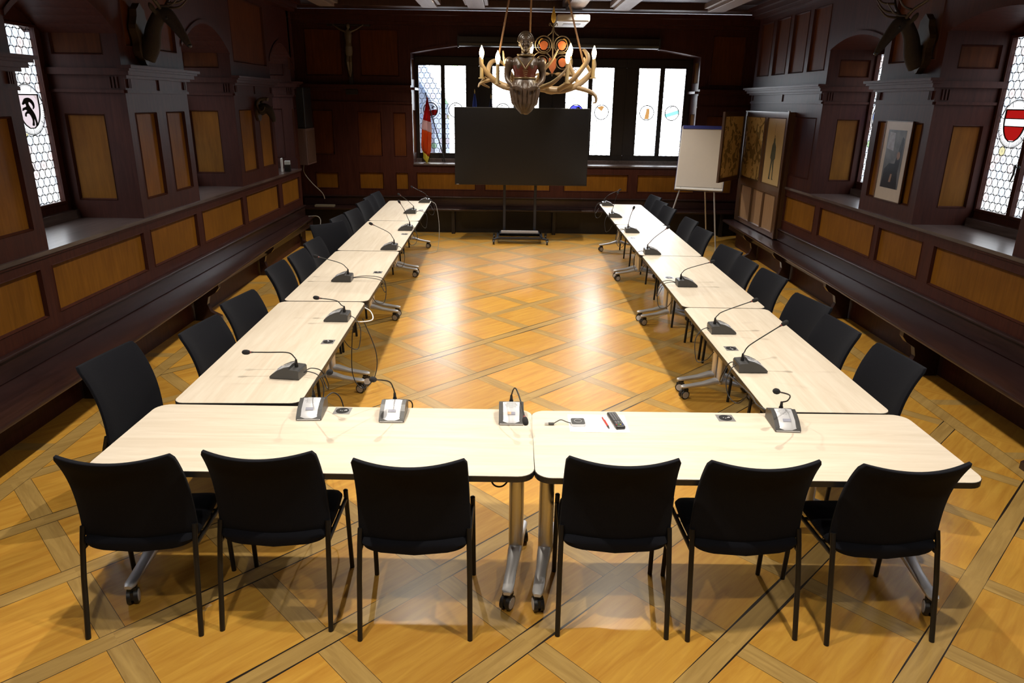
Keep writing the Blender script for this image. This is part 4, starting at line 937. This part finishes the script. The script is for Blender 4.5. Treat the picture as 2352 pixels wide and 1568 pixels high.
fig = [(-.02, 1.82), (.02, 1.82), (.03, 1.76), (.08, 1.70), (.09, 1.55), (.06, 1.52), (.07, 1.36), (.075, 1.27), (.10, 1.25), (.04, 1.25), (.035, 1.36), (0, 1.52), (-.03, 1.36), (-.035, 1.27), (-.01, 1.25), (-.09, 1.25), (-.07, 1.36), (-.06, 1.52), (-.10, 1.55), (-.07, 1.72), (-.03, 1.77)]
b.prism(fig, fn, -.0088, -.008); b.prism([(-.006, 1.80), (.006, 1.80), (.008, 1.86), (-.008, 1.86)], fn, -.0088, -.008); b.prism([(-.045, 1.6), (-.040, 1.6), (-.018, 2.02), (-.022, 2.02)], fn, -.0088, -.008)
b.build('printed_soldier', plain('print_ink', (.07, .075, .05), .6), pr)
b = MB(); b.face([PC(y, z, -.009) for y, z in ((10.875, 1.185), (11.705, 1.185), (11.705, 2.085), (10.875, 2.085))]); b.build('sepia_print', sepia('sepia_a', 3.0), t)
# wing
hx_, hy_ = -.110, .84; tx, ty = -.66, .09; wl = math.hypot(tx-hx_, ty-hy_); wa = math.atan2(ty-hy_, tx-hx_)
wl = .93; MW = Matrix.Translation((hx_, hy_, 0)) @ Matrix.Rotation(wa, 4, 'Z')
b = MB()
for a in ((0, .07), (wl-.06, wl)): b.box(a[0], a[1], -.018, .018, 1.13, 2.16)
b.box(.07, wl-.06, -.018, .018, 1.13, 1.19); b.box(.07, wl-.06, -.018, .018, 2.09, 2.16); b.v = [MW @ p for p in b.v]; wg = b.build('open_wing', cab_wood, t, bevel=.004)
b = MB(); b.box(.07, wl-.06, -.006, .006, 1.19, 2.09); b.v = [MW @ p for p in b.v]; b.build('sepia_print', sepia('sepia_b', 8.0, (.80, .62, .30)), wg)
# ================================================================== FRAMED PORTRAIT
t = thing('framed_portrait', 'framed photograph of a person in dark clothing on right pier', 'picture', (XR, 7.255, 1.745), 0)
PP = lambda u, z, d: Vector((-(.004+d), u, z))       # u grows away from the camera
b = MB(); b.prism([(-.245, -.38), (.245, -.38), (.245, .38), (-.245, .38)], PP, 0, .014); fr = b.build('white_mount', plain('ivory_mount', (.48, .42, .36), .35), t, bevel=.002)
b = MB()
b.box(-.022, -.004, -.252, -.243, -.387, .387); b.box(-.022, -.004, .243, .252, -.387, .387); b.box(-.022, -.004, -.252, .252, .378, .387); b.box(-.022, -.004, -.252, .252, -.387, -.378); b.build('thin_frame', cab_wood, t)
b = MB(); b.prism([(-.17, -.26), (.17, -.26), (.17, .30), (-.17, .30)], PP, .0142, .015); ph = b.build('photograph', plain('photo_ground', (.12, .13, .16), .25, 0, .8, 9), t)
b = MB(); b.prism([(-.15, .22), (-.12, .24), (-.04, -.02), (.06, -.02), (.14, -.08), (.16, -.26), (-.15, -.26), (-.12, -.1)], PP, .0152, .0156); b.build('dark_clothing', plain('photo_black', (.012, .012, .018), .25), ph)
b = MB(); b.prism([(.03*math.cos(k*PI/6)-.09, .04*math.sin(k*PI/6)+.06) for k in range(12)], PP, .0152, .0157); b.prism([(-.03, -.12), (.0, -.12), (.02, -.2), (-.02, -.2)], PP, .0157, .0159); b.build('pale_skin', plain('photo_skin', (.30, .2, .16), .25), ph)
b = MB(); b.prism([(.02, .10), (.15, .12), (.14, .28), (.03, .27)], PP, .0152, .0156); b.build('bright_window', plain('photo_light', (.35, .38, .5), .25, 0, .5, 30), ph)

# ================================================================== LEFT FAR CORNER
t = thing('wall_cabinet', 'plain brown wooden box mounted in the far left corner', 'cabinet', (-3.25, 11.86, 0))
b = MB(); b.box(-.46, .06, -.13, .40, 1.25, 1.81); b.build('housing', wood('plum_wood_lit', (.09, .05, .042), (.13, .075, .06), rough=.4), t, bevel=.004)  # pinkish window-lit tone is put into the housing colour
b = MB(); b.box(.061, .066, -.10, .37, 1.28, 1.78); b.build('shaded_side', wood('plum_wood_shaded', (.06, .03, .022), (.09, .05, .03), rough=.4), t, bevel=.002)  # thin side sheet in a darker copy of the wood, shade painted in
t = thing('loudspeaker', 'black loudspeaker standing on the brown wooden wall box', 'loudspeaker', (-3.25, 11.98, 1.811))
b = MB(); b.box(-.42, .05, -.2, .25, 0, .62); b.build('housing', black_edge, t, bevel=.01)
b = MB(); b.box(-.39, .02, -.204, -.2, .03, .59); b.build('grille', foam, t)
t = thing('router', 'small white box device upright on the left window ledge', 'device', (-3.42, 11.10, SILL+.001), R(12))
b = MB(); b.box(-.012, .012, -.06, .06, 0, .20); b.build('white_panel', white_m, t, bevel=.003)
b = MB(); b.box(.03, .12, .02, .16, 0, .10); b.build('black_base', black_edge, t, bevel=.004); b = MB(); b.box(.035, .115, .03, .15, .10, .155); b.build('white_display', plain('pale_screen', (.55, .6, .62), .3), t, bevel=.003)
cable('wall_cable', [(-3.36, 12.1, 1.25), (-3.37, 12.1, 1.10), (-3.28, 12.2, .92), (-3.15, 12.3, .75), (-3.12, 12.35, .64)], .008, cable_grey, 'grey cable hanging below the brown corner box')
cable('wall_cable', [(-3.2, 11.55, .458), (-3.05, 11.5, .47), (-3.0, 11.5, .40), (-3.02, 11.45, .25), (-3.06, 11.40, .08)], .008, cable_grey, 'pale cable falling over the bench edge in the left corner')
b = MB(); b.box(-.17, .17, -.06, .06, 0, .035); o = tag(b.build('power_strip', plain('beige_plastic', (.20, .17, .12), .5), bevel=.005, loc=(-3.22, 12.72, .4525)), 'beige flat power strip on the bench in the left corner', 'power strip')

# ================================================================== ABOVE THE BACK WINDOW
t = thing('roller_screen', 'long dark roller screen casing above the back windows', 'projection screen', (.85, YB-.10, 3.18))
b = MB(); b.tube([(-1.68, 0, 0), (1.68, 0, 0)], .055, 20); b.box(-1.68, 1.68, -.05, .097, .0, .10); b.build('casing', dark_wood, t, smooth=True)
for sx in (-1, 1): b = MB(); b.box(sx*1.69-.012, sx*1.69+.012, -.065, .097, -.065, .11); b.build('end_cap', black_edge, t)
t = thing('projector', 'white flat projector hanging from the ceiling behind the chandelier', 'projector', (.95, 11.75, 3.38))
b = MB(); b.box(-.24, .24, -.42, .42, 0, .10); b.build('housing', plain('off_white', (.62, .60, .56), .45), t, bevel=.02)
b = MB(); b.box(-.13, .13, -.15, .10, -.008, .0); b.build('recess', plain('lens_recess', (.3, .28, .25), .5), t, bevel=.003)
b = MB(); b.tube([(0, 0, .1), (0, 0, .335)], .02, 12); b.build('ceiling_mount', white_m, t)
# flags on the window ledge
t = thing('flag', 'red white and yellow flag drooping from a leaning pole in back window', 'flag', (-1.127, 13.30, SILL-.004), 0, 'flags on the back window ledge')
b = MB(); b.tube([(0, 0, 0), (-.335, .02, 1.20)], .009, 10); b.build('pole', black_steel, t, smooth=True)
def drape(name, za, zb, mat, ox=0.):
    b = MB(); rows = []
    for k in range(9):
        z = lerp(za, zb, k/8); wd = .025+.15*min(1, (1.10-z)/.45)*(1 if z > .3 else max(.35, (z-.05)/.25))
        xc = -.30-.06*(1.1-z)/1.0
        rows.append([(xc-wd*.45+wd*j/10+.0, -.02+.03*math.sin(j*1.4+z*2), z-.012*j*(1.1-z)) for j in range(11)])
    b.grid(rows); o = b.build(name, mat, t, smooth=True); md = o.modifiers.new('thick', 'SOLIDIFY'); md.thickness = .004
def cloth(name, c, tr=.5):
    m, nt, bs = principled(name); bs.inputs['Base Color'].default_value = rgb(c); bs.inputs['Roughness'].default_value = .8
    tl = N(nt, 'ShaderNodeBsdfTranslucent'); tl.inputs[0].default_value = rgb(c); mx = N(nt, 'ShaderNodeMixShader'); mx.inputs[0].default_value = tr
    no = N(nt, 'ShaderNodeTexNoise'); no.inputs['Scale'].default_value = 40; bp = N(nt, 'ShaderNodeBump'); bp.inputs['Strength'].default_value = .1; nt.links.new(no.outputs['Fac'], bp.inputs['Height']); nt.links.new(bp.outputs[0], bs.inputs['Normal'])
    o = [n for n in nt.nodes if n.type == 'OUTPUT_MATERIAL'][0]; nt.links.new(bs.outputs[0], mx.inputs[1]); nt.links.new(tl.outputs[0], mx.inputs[2]); nt.links.new(mx.outputs[0], o.inputs[0]); return m
drape('red_cloth', 1.12, .74, cloth('flag_red', (.45, .02, .015))); drape('pale_cloth', .74, .58, cloth('flag_pink', (.55, .40, .38))); drape('orange_cloth', .58, .20, cloth('flag_orange', (.50, .10, .012))); drape('yellow_cloth', .20, .08, cloth('flag_yellow', (.60, .5, .08)))
for x, c, lb, h in ((-.585, (.02, .05, .30), 'blue folded flag standing left of centre behind the screen', 1.27), (-.30, (.01, .015, .05), 'dark navy folded flag standing in the second back window', 1.19)):
    t2 = thing('flag', lb, 'flag', (x, 13.30, SILL-.004), 0, 'flags on the back window ledge'); b = MB(); b.tube([(0, 0, 0), (0, 0, h-.05)], .008, 8); b.tube([(0, 0, h-.05), (0, 0, h)], [.012, .001], 8); b.build('pole', brass, t2)
    b = MB(); b.loft([(0, 0, h-.08, .010, .010), (0, 0, h-.22, .035, .03), (0, 0, h-.5, .05, .04), (0, 0, h-.9, .07, .05)], 12); b.build('cloth', cloth('flag_blue_%d' % int(h*100), c, .2), t2, smooth=True)

# ================================================================== HUNTING TROPHIES
def stag(label, loc, face, tilt_x):
    """face: +1 looks towards +x"""
    t = thing('stag_head', label, 'trophy', loc, 0, 'mounted stag heads')
    b = MB(); s = face
    out = [(.12*math.cos(a)*(1+.15*math.sin(7*a)), .03+.245*math.sin(a)*(1+.05*math.cos(8*a))) for a in [2*PI*k/40 for k in range(40)]]
    b.prism(out, lambda u, v, d: Vector((s*d, u, v)), .003, .065); b.build('plaque', plaque_m, t, bevel=.014)
    b = MB()
    neck = smooth_path([(s*.06, 0, -.17), (s*.12, 0, -.06), (s*.16, 0, .08), (s*.23, 0, .20)], 5); b.tube(neck, rpath([.075, .078, .066, .058], 5), 18)
    head = smooth_path([(s*.22, 0, .23), (s*.30, 0, .19), (s*.38, 0, .08), (s*.44, 0, -.02), (s*.46, 0, -.055)], 5); b.tube(head, rpath([.046, .064, .048, .032, .026], 5), 18)
    for q in (-1, 1): b.ell((s*.22, q*.11, .24), (.02, .07, .03), 12, M=Matrix.Rotation(q*.5, 3, 'X'))
    b.build('head', fur, t, remesh=.012)
    for q in (-1, 1): e = MB(); e.ell((s*.315, q*.062, .165), (.012, .008, .012), 10); e.build('eye', black_edge, t, smooth=True)
    n = MB(); n.ell((s*.462, 0, -.055), (.02, .024, .02), 12); n.build('nose', black_edge, t, smooth=True)
    for q in (-1, 1):
        a = MB()
        beam = smooth_path([(s*.26, q*.03, .24), (s*.25, q*.14, .31), (s*.21, q*.29, .38), (s*.20, q*.38, .52), (s*.24, q*.37, .70)], 6); a.tube(beam, rpath([.017, .015, .013, .010, .004], 6), 8)
        for p0, p1, p2 in (((.26, .05, .26), (.38, .08, .27), (.48, .09, .36)), ((.25, .12, .30), (.37, .17, .33), (.46, .19, .44)), ((.21, .30, .40), (.32, .35, .42), (.40, .37, .53)), ((.205, .38, .54), (.20, .46, .58), (.20, .50, .70))):
            a.tube(smooth_path([(s*p0[0], q*p0[1], p0[2]), (s*p1[0], q*p1[1], p1[2]), (s*p2[0], q*p2[1], p2[2])], 5), rpath([.011, .009, .003], 5), 8)
        a.build('antler', antler_dark, t, smooth=True)
    return t
stag('mounted stag head with branching antlers above the left pier cornice', (XL+.0, 6.90, 2.75), 1, 0)
stag('mounted stag head with branching antlers above the framed portrait', (XR-.0, 7.05, 2.78), -1, 0)
t = thing('ram_head', 'small mounted ram head with curled horns on the far left pier', 'trophy', (XL, 9.92, 2.10))
b = MB(); b.prism([(.10*math.cos(k*PI/10), .13*math.sin(k*PI/10)) for k in range(20)], lambda u, v, d: Vector((d, u, v)), .003, .03); b.build('plaque', plaque_m, t, bevel=.008)
b = MB(); b.tube(smooth_path([(.03, 0, .0), (.10, 0, .03), (.16, 0, .0), (.20, 0, -.09), (.21, 0, -.14)], 5), rpath([.07, .07, .055, .035, .022], 5), 16); b.build('head', fur, t, remesh=.008)
for q in (-1, 1):
    a = MB(); pts = [(.10+.075*math.cos(k*.42+1.0)*(1-k*.02), q*(.04+.010*k), .07+.085*math.sin(k*.42+1.0)*(1-k*.02)) for k in range(13)][::-1]
    a.tube(pts, [.006+.0015*k for k in range(13)], 10); a.build('horn', fur_l, t, smooth=True)
# ================================================================== CRUCIFIX
t = thing('crucifix', 'tall dark crucifix with a pale carved figure on the back wall', 'crucifix', (-2.68, YB-.02, 0))
b = MB(); b.box(-.03, .03, -.05, .0, 2.34, 3.60); b.box(-.36, .36, -.05, .0, 3.42, 3.48); b.box(-.10, .10, -.06, .0, 2.34, 2.42); b.build('cross', dark_wood, t, bevel=.004)
b = MB(); b.box(-.05, .05, -.055, -.05, 3.53, 3.59); b.build('title_plaque', corpus_m, t)
b = MB(); y = -.09
b.loft([(0, y, 2.80, .03, .025), (0, y, 2.95, .042, .03), (0, y, 3.08, .058, .04), (0, y, 3.16, .05, .036), (0, y, 3.28, .066, .04), (0, y, 3.34, .05, .03), (0, y, 3.37, .02, .02)], 14)
b.ell((.012, y-.02, 3.415), (.033, .036, .045), 12)
for q in (-1, 1):
    b.tube([(q*.05, y, 3.33), (q*.14, y+.02, 3.37), (q*.24, y+.03, 3.43)], [.020, .016, .011], 10); b.ell((q*.25, y+.03, 3.44), (.014, .010, .020), 8)
    b.tube([(q*.022, y, 2.98), (q*.028, y-.035, 2.86), (q*.018, y, 2.72), (0, y-.01, 2.62)], [.03, .026, .018, .013], 10)
b.build('figure', corpus_m, t, remesh=.008)
b = MB(); b.loft([(0, y, 2.95, .050, .045), (0, y, 3.02, .062, .048), (0, y, 3.10, .062, .045)], 14); b.build('loincloth', plain('cloth_paint', (.14, .11, .08), .6), t, smooth=True)

# ================================================================== CHANDELIER
CX, CY = .135, 5.30
t = thing('antler_chandelier', 'antler chandelier with carved half-length woman and six lit candle bulbs', 'chandelier', (CX, CY, 2.40))
Z = lambda z: z-2.40
# carved figure (one continuous body)
fx, fy = -.02, -.18
b = MB()
b.loft([(fx+.012, fy, Z(2.175), .012, .012), (fx+.008, fy, Z(2.20), .045, .035), (fx+.004, fy, Z(2.245), .078, .058), (fx, fy, Z(2.30), .096, .072), (fx, fy, Z(2.345), .098, .075), (fx, fy, Z(2.385), .082, .065), (fx, fy, Z(2.41), .066, .052), (fx, fy, Z(2.44), .070, .054), (fx, fy, Z(2.475), .084, .062), (fx, fy, Z(2.51), .092, .056), (fx, fy, Z(2.535), .080, .048), (fx, fy, Z(2.552), .042, .036), (fx, fy-.004, Z(2.565), .028, .028), (fx, fy-.008, Z(2.60), .026, .027)], 28)
for q in (-1, 1):
    b.ell((fx+q*.030, fy-.034, Z(2.482)), (.036, .030, .034), 14)
    b.ell((fx+q*.108, fy, Z(2.505)), (.034, .036, .038), 14)
    b.tube(smooth_path([(fx+q*.106, fy, Z(2.50)), (fx+q*.118, fy+.008, Z(2.445)), (fx+q*.114, fy-.01, Z(2.395)), (fx+q*.082, fy-.058, Z(2.362))], 5), rpath([.030, .024, .019, .013], 5), 12)
    b.ell((fx+q*.076, fy-.070, Z(2.352)), (.018, .014, .014), 10)
    for f in range(4): b.tube([(fx+q*(.066-.0*f), fy-.078, Z(2.360-.008*f)), (fx+q*.045, fy-.086, Z(2.356-.008*f)), (fx+q*.034, fy-.082, Z(2.350-.008*f))], [.0052, .005, .004], 7)
for k in range(11):                                          # pleats of the shell-like skirt
    a = PI*(1.0+k/10); b.tube([(fx+.066*math.cos(a), fy+.052*math.sin(a), Z(2.40)), (fx+.100*math.cos(a), fy+.077*math.sin(a), Z(2.34)), (fx+.082*math.cos(a), fy+.062*math.sin(a), Z(2.25)), (fx+.02*math.cos(a), fy+.02*math.sin(a), Z(2.18))], [.006, .009, .009, .005], 7)
# head leaning forward: skull, brow, nose, mouth, chin, ears
hc = Vector((fx, fy-.018, Z(2.628)))
b.ell(hc, (.042, .048, .052), 20); b.ell(hc+Vector((0, -.012, -.028)), (.030, .034, .034), 16); b.ell(hc+Vector((0, -.040, -.050)), (.013, .012, .011), 10)
b.tube([hc+Vector((0, -.046, .008)), hc+Vector((0, -.060, -.012)), hc+Vector((0, -.055, -.018))], [.0055, .0095, .006], 8)
for q in (-1, 1): b.ell(hc+Vector((q*.017, -.044, .012)), (.012, .006, .005), 8); b.ell(hc+Vector((q*.043, .002, -.008)), (.006, .012, .016), 8); b.ell(hc+Vector((q*.020, -.036, -.018)), (.012, .012, .012), 8)
b.ell(hc+Vector((0, -.049, -.032)), (.013, .006, .0045), 8)
fig = b.build('carved_woman', statue_m, t, remesh=.0042)
b = MB(); b.ell(hc+Vector((0, .012, .012)), (.050, .050, .056), 18)
for k in range(16):
    a = PI*k/15; b.ell(hc+Vector((.050*math.cos(a), -.006, .012+.056*math.sin(a))), (.008, .010, .008), 8)
b.build('hair_and_headdress', plain('carved_hair', (.05, .032, .018), .3, 0, .4, 60, .5, coat=.4), fig, remesh=.005)
b = MB()
b.grid([[(fx+rx*math.cos(a), fy+ry*math.sin(a), Z(z)) for a in [PI+PI*k/16 for k in range(17)]] for z, rx, ry in ((2.412, .0685, .056), (2.44, .0730, .058), (2.472, .086, .068), (2.488, .0895, .066))])
b.build('painted_bodice', bodice_m, fig, smooth=True)
b = MB()
for q in (-1, 1): b.tube([(fx+q*.052, fy-.052, Z(2.535)), (fx+q*.026, fy-.072, Z(2.50)), (fx, fy-.070, Z(2.462))], [.006, .007, .006], 8)
for k in range(4): b.tube([(fx-.018+.003*k, fy-.071, Z(2.458-.012*k)), (fx+.018-.003*k, fy-.071, Z(2.452-.012*k))], .0025, 6)
b.build('neckline_trim', gilt_dark, fig, smooth=True)
b = MB(); b.tube([(fx+.050*math.cos(a), fy-.004+.048*math.sin(a), Z(2.556)-.006*abs(math.sin(a))) for a in [2*PI*k/24 for k in range(25)]], .007, 8); b.build('collar_chain', gilt_dark, fig, smooth=True)
b = MB(); b.tube([(fx+.071*math.cos(a), fy+.057*math.sin(a), Z(2.408)) for a in [2*PI*k/28 for k in range(29)]], .007, 8); b.build('belt', gilt_dark, fig, smooth=True)
for q in (-1, 1):
    for d in range(2): b = MB(); e = hc+Vector((q*.017, -.045, .004)); b.ell(e, (.0065, .004, .0035), 8); 
    b.build('eye', black_edge, fig, smooth=True)
# antlers
def antler(paths, nm='antler'):
    b = MB()
    for pts, rs in paths: b.tube(smooth_path([(x-CX, y-CY, Z(z)) for x, y, z in pts], 7), rpath(rs, 7), 12)
    b.build(nm, antler_m, t, smooth=True)
antler([([(.11, 5.24, 2.36), (.02, 5.28, 2.352), (-.06, 5.30, 2.375), (-.13, 5.28, 2.425), (-.180, 5.25, 2.49), (-.192, 5.24, 2.545)], [.022, .024, .023, .020, .016, .008]),
        ([(-.09, 5.30, 2.39), (-.14, 5.36, 2.44), (-.125, 5.42, 2.515), (-.07, 5.45, 2.535), (-.02, 5.46, 2.50)], [.019, .018, .016, .013, .006]),
        ([(.0, 5.28, 2.36), (.03, 5.22, 2.42), (-.02, 5.20, 2.50), (-.035, 5.20, 2.585)], [.016, .014, .011, .004]),
        ([(-.13, 5.28, 2.40), (-.19, 5.24, 2.375), (-.205, 5.22, 2.35)], [.014, .010, .004]),
        ([(-.15, 5.27, 2.42), (-.185, 5.33, 2.38), (-.13, 5.35, 2.35)], [.012, .010, .005])])
antler([([(.16, 5.24, 2.36), (.26, 5.27, 2.345), (.37, 5.30, 2.34), (.47, 5.32, 2.365), (.55, 5.33, 2.42), (.60, 5.31, 2.49), (.598, 5.30, 2.55)], [.022, .024, .025, .023, .020, .015, .008]),
        ([(.36, 5.28, 2.345), (.44, 5.22, 2.40), (.50, 5.20, 2.47), (.545, 5.20, 2.54), (.525, 5.22, 2.59), (.510, 5.24, 2.60)], [.019, .018, .017, .016, .012, .006]),
        ([(.22, 5.24, 2.35), (.30, 5.18, 2.38), (.36, 5.15, 2.43), (.40, 5.14, 2.48)], [.018, .015, .011, .004]),
        ([(.20, 5.27, 2.40), (.24, 5.22, 2.46), (.30, 5.2, 2.53), (.34, 5.2, 2.60)], [.014, .013, .010, .004]),
        ([(.48, 5.32, 2.36), (.57, 5.30, 2.335), (.615, 5.28, 2.305), (.622, 5.28, 2.265), (.600, 5.28, 2.255)], [.017, .015, .012, .008, .004]),
        ([(.50, 5.33, 2.38), (.47, 5.42, 2.45), (.44, 5.50, 2.53), (.46, 5.55, 2.56)], [.016, .014, .012, .006]),
        ([(.58, 5.32, 2.46), (.55, 5.38, 2.52), (.54, 5.42, 2.56)], [.014, .011, .005])])
# candles
for k, (x, y, z) in enumerate(((-.182, 5.25, 2.578), (-.07, 5.15, 2.541), (.167, 5.58, 2.640), (.402, 5.15, 2.552), (.452, 5.55, 2.622), (.596, 5.30, 2.590))):
    b = MB(); X_, Y_ = x-CX, y-CY; b.tube([(X_, Y_, Z(z-.17)), (X_, Y_, Z(z-.045))], [.013, .012], 14); b.cyl((X_, Y_, Z(z-.168)), .022, .008); c = b.build('candle_sleeve', wax, t, smooth=True)
    b = MB(); b.tube([(X_, Y_, Z(z+o)) for o in (-.046, -.034, -.016, 0, .016, .030, .042)], [.007, .011, .0155, .016, .012, .006, .001], 14); b.build('flame_bulb', warm_bulb, c, smooth=True)
# suspension ropes
for nm, p, q in (('rope', (-.062, 5.25, 2.57), (.13, 5.30, 3.60)), ('rope', (.150, 5.46, 2.52), (.165, 5.32, 3.60)), ('rope', (.525, 5.25, 2.50), (.20, 5.30, 3.60))):
    b = MB(); b.tube([(p[0]-CX, p[1]-CY, Z(p[2])), (q[0]-CX, q[1]-CY, Z(q[2]))], .0062, 8); b.build(nm, rope_m, t, smooth=True)
b = MB(); b.cyl((.03, 0, Z(3.61)), .05, .03, 'Z', 20); b.cyl((.03, 0, Z(3.67)), .012, .1, 'Z', 10); b.build('ceiling_hook', iron, t, smooth=True)
# wrought iron crest with enamel shields behind the figure
def arc(cx, cz, r, a0, a1, y=.42, n=22): return [(cx+r*math.cos(lerp(a0, a1, k/n)), y, cz+r*math.sin(lerp(a0, a1, k/n))) for k in range(n+1)]
ox = .19; b = MB(); yy = .30
b.tube([(ox, yy, Z(2.44)), (ox, yy, Z(2.80))], .0045, 8)
for q in (-1, 1):
    b.tube(arc(ox+q*.068, Z(2.655), .060, 0, 2*PI, yy), .004, 8); b.tube(arc(ox+q*.066, Z(2.650), .042, 0, 2*PI, yy), .003, 8)
    b.tube(arc(ox+q*.078, Z(2.535), .070, -.5, PI+.5, yy), .004, 8); b.tube(arc(ox+q*.074, Z(2.535), .046, 0, 2*PI, yy), .003, 8)
    b.tube(smooth_path([(ox, yy, Z(2.775)), (ox+q*.012, yy, Z(2.74)), (ox+q*.04, yy, Z(2.715))], 5), .004, 8)
    b.tube(smooth_path([(ox, yy, Z(2.775)), (ox+q*.014, yy, Z(2.785)), (ox+q*.024, yy, Z(2.80)), (ox+q*.030, yy, Z(2.79)), (ox+q*.026, yy, Z(2.783))], 5), .003, 8)
    for r_ in (.030, .020): b.tube(arc(ox+q*.150, Z(2.47), r_, .4, 5.2, yy), .003, 8)
    b.tube([(ox, yy, Z(2.46)), (ox+q*.2, yy, Z(2.44))], .0045, 8)
b.build('iron_crest', iron, t, smooth=True)
b = MB(); b.tube([(ox, yy, Z(2.80)), (ox, yy, Z(2.825)), (ox, yy, Z(2.85)), (ox, yy, Z(2.875)), (ox, yy, Z(2.91))], [.006, .018, .017, .010, .001], 10, flat=.4)
b.build('gilt_finial', brass, t, smooth=True)
for q in (-1, 1): b = MB(); b.tube(smooth_path([(ox+q*.072, yy-.006, Z(2.692)), (ox+q*.084, yy-.008, Z(2.694)), (ox+q*.098, yy-.007, Z(2.678)), (ox+q*.101, yy-.006, Z(2.658))], 4), rpath([.003, .007, .007, .003], 4), 8, flat=.5); b.build('gilt_leaf', brass, t, smooth=True)
b = MB()
for cx_, cz_, rr in ((-.066, 2.650, .030), (.066, 2.650, .030), (-.074, 2.535, .032), (.074, 2.535, .030)):
    b.prism([(ox+cx_+rr*math.cos(a)*(1+.1*math.sin(3*a)), Z(cz_)+rr*1.05*math.sin(a)) for a in [2*PI*k/18 for k in range(18)]], lambda u, v, d: Vector((u, yy+d, v)), -.004, .004)
b.prism([(ox+x, Z(z)) for x, z in ((-.026, 2.565), (.026, 2.565), (.028, 2.50), (0, 2.455), (-.028, 2.50))], lambda u, v, d: Vector((u, yy+d, v)), -.006, .004)
b.build('enamel_shields', orange_m, t)
b = MB()
for q in (-1, 1):
    for k in range(3): b.ell((ox+q*(.05+.045*k), yy-.02, Z(2.455-.004*k)), (.03, .012, .012), 10)
b.tube(arc(ox, Z(2.43), .11, -PI, 0, yy, 10), .008, 8); b.build('carved_scroll', antler_m, t, smooth=True)

# ================================================================== CEILING SPOTLIGHTS
sp_l = bpy.data.lights.new('spot', 'SPOT'); sp_l.energy = SPOT_W; sp_l.color = (1, .91, .78); sp_l.spot_size = R(116); sp_l.spot_blend = .6; sp_l.shadow_soft_size = .028
sp_n = sp_l.copy(); sp_n.energy = SPOT_W*.48
XS = (-.98, 1.27); YSP = (.9, 2.2, 4.46, 6.72, 8.98, 11.24)  # nearest row is added fill to brighten the near floor
nmr = ['first', 'second', 'third', 'fourth', 'fifth', 'last']
for side, x in zip(('left', 'right'), XS):
    for k, y in enumerate(YSP):
        t = thing('ceiling_spotlight', 'small recessed ceiling spotlight, %s in the %s line' % (nmr[k], side), 'ceiling light', (x, y, 3.715), 0, 'recessed ceiling spotlights')
        b = MB(); b.tube([(.055*math.cos(2*PI*j/28), .055*math.sin(2*PI*j/28), -.004) for j in range(29)], .008, 8, cap=False); b.build('trim_ring', silver_paint, t, smooth=True)
        b = MB(); b.cyl((0, 0, -.004), .042, .004, 'Z', 24); b.build('lamp_lens', led_m, t)
        l = bpy.data.objects.new('spot_beam', sp_n if k == 0 else sp_l); COL.objects.link(l); l.parent = t; l.location = (0, 0, -.03)
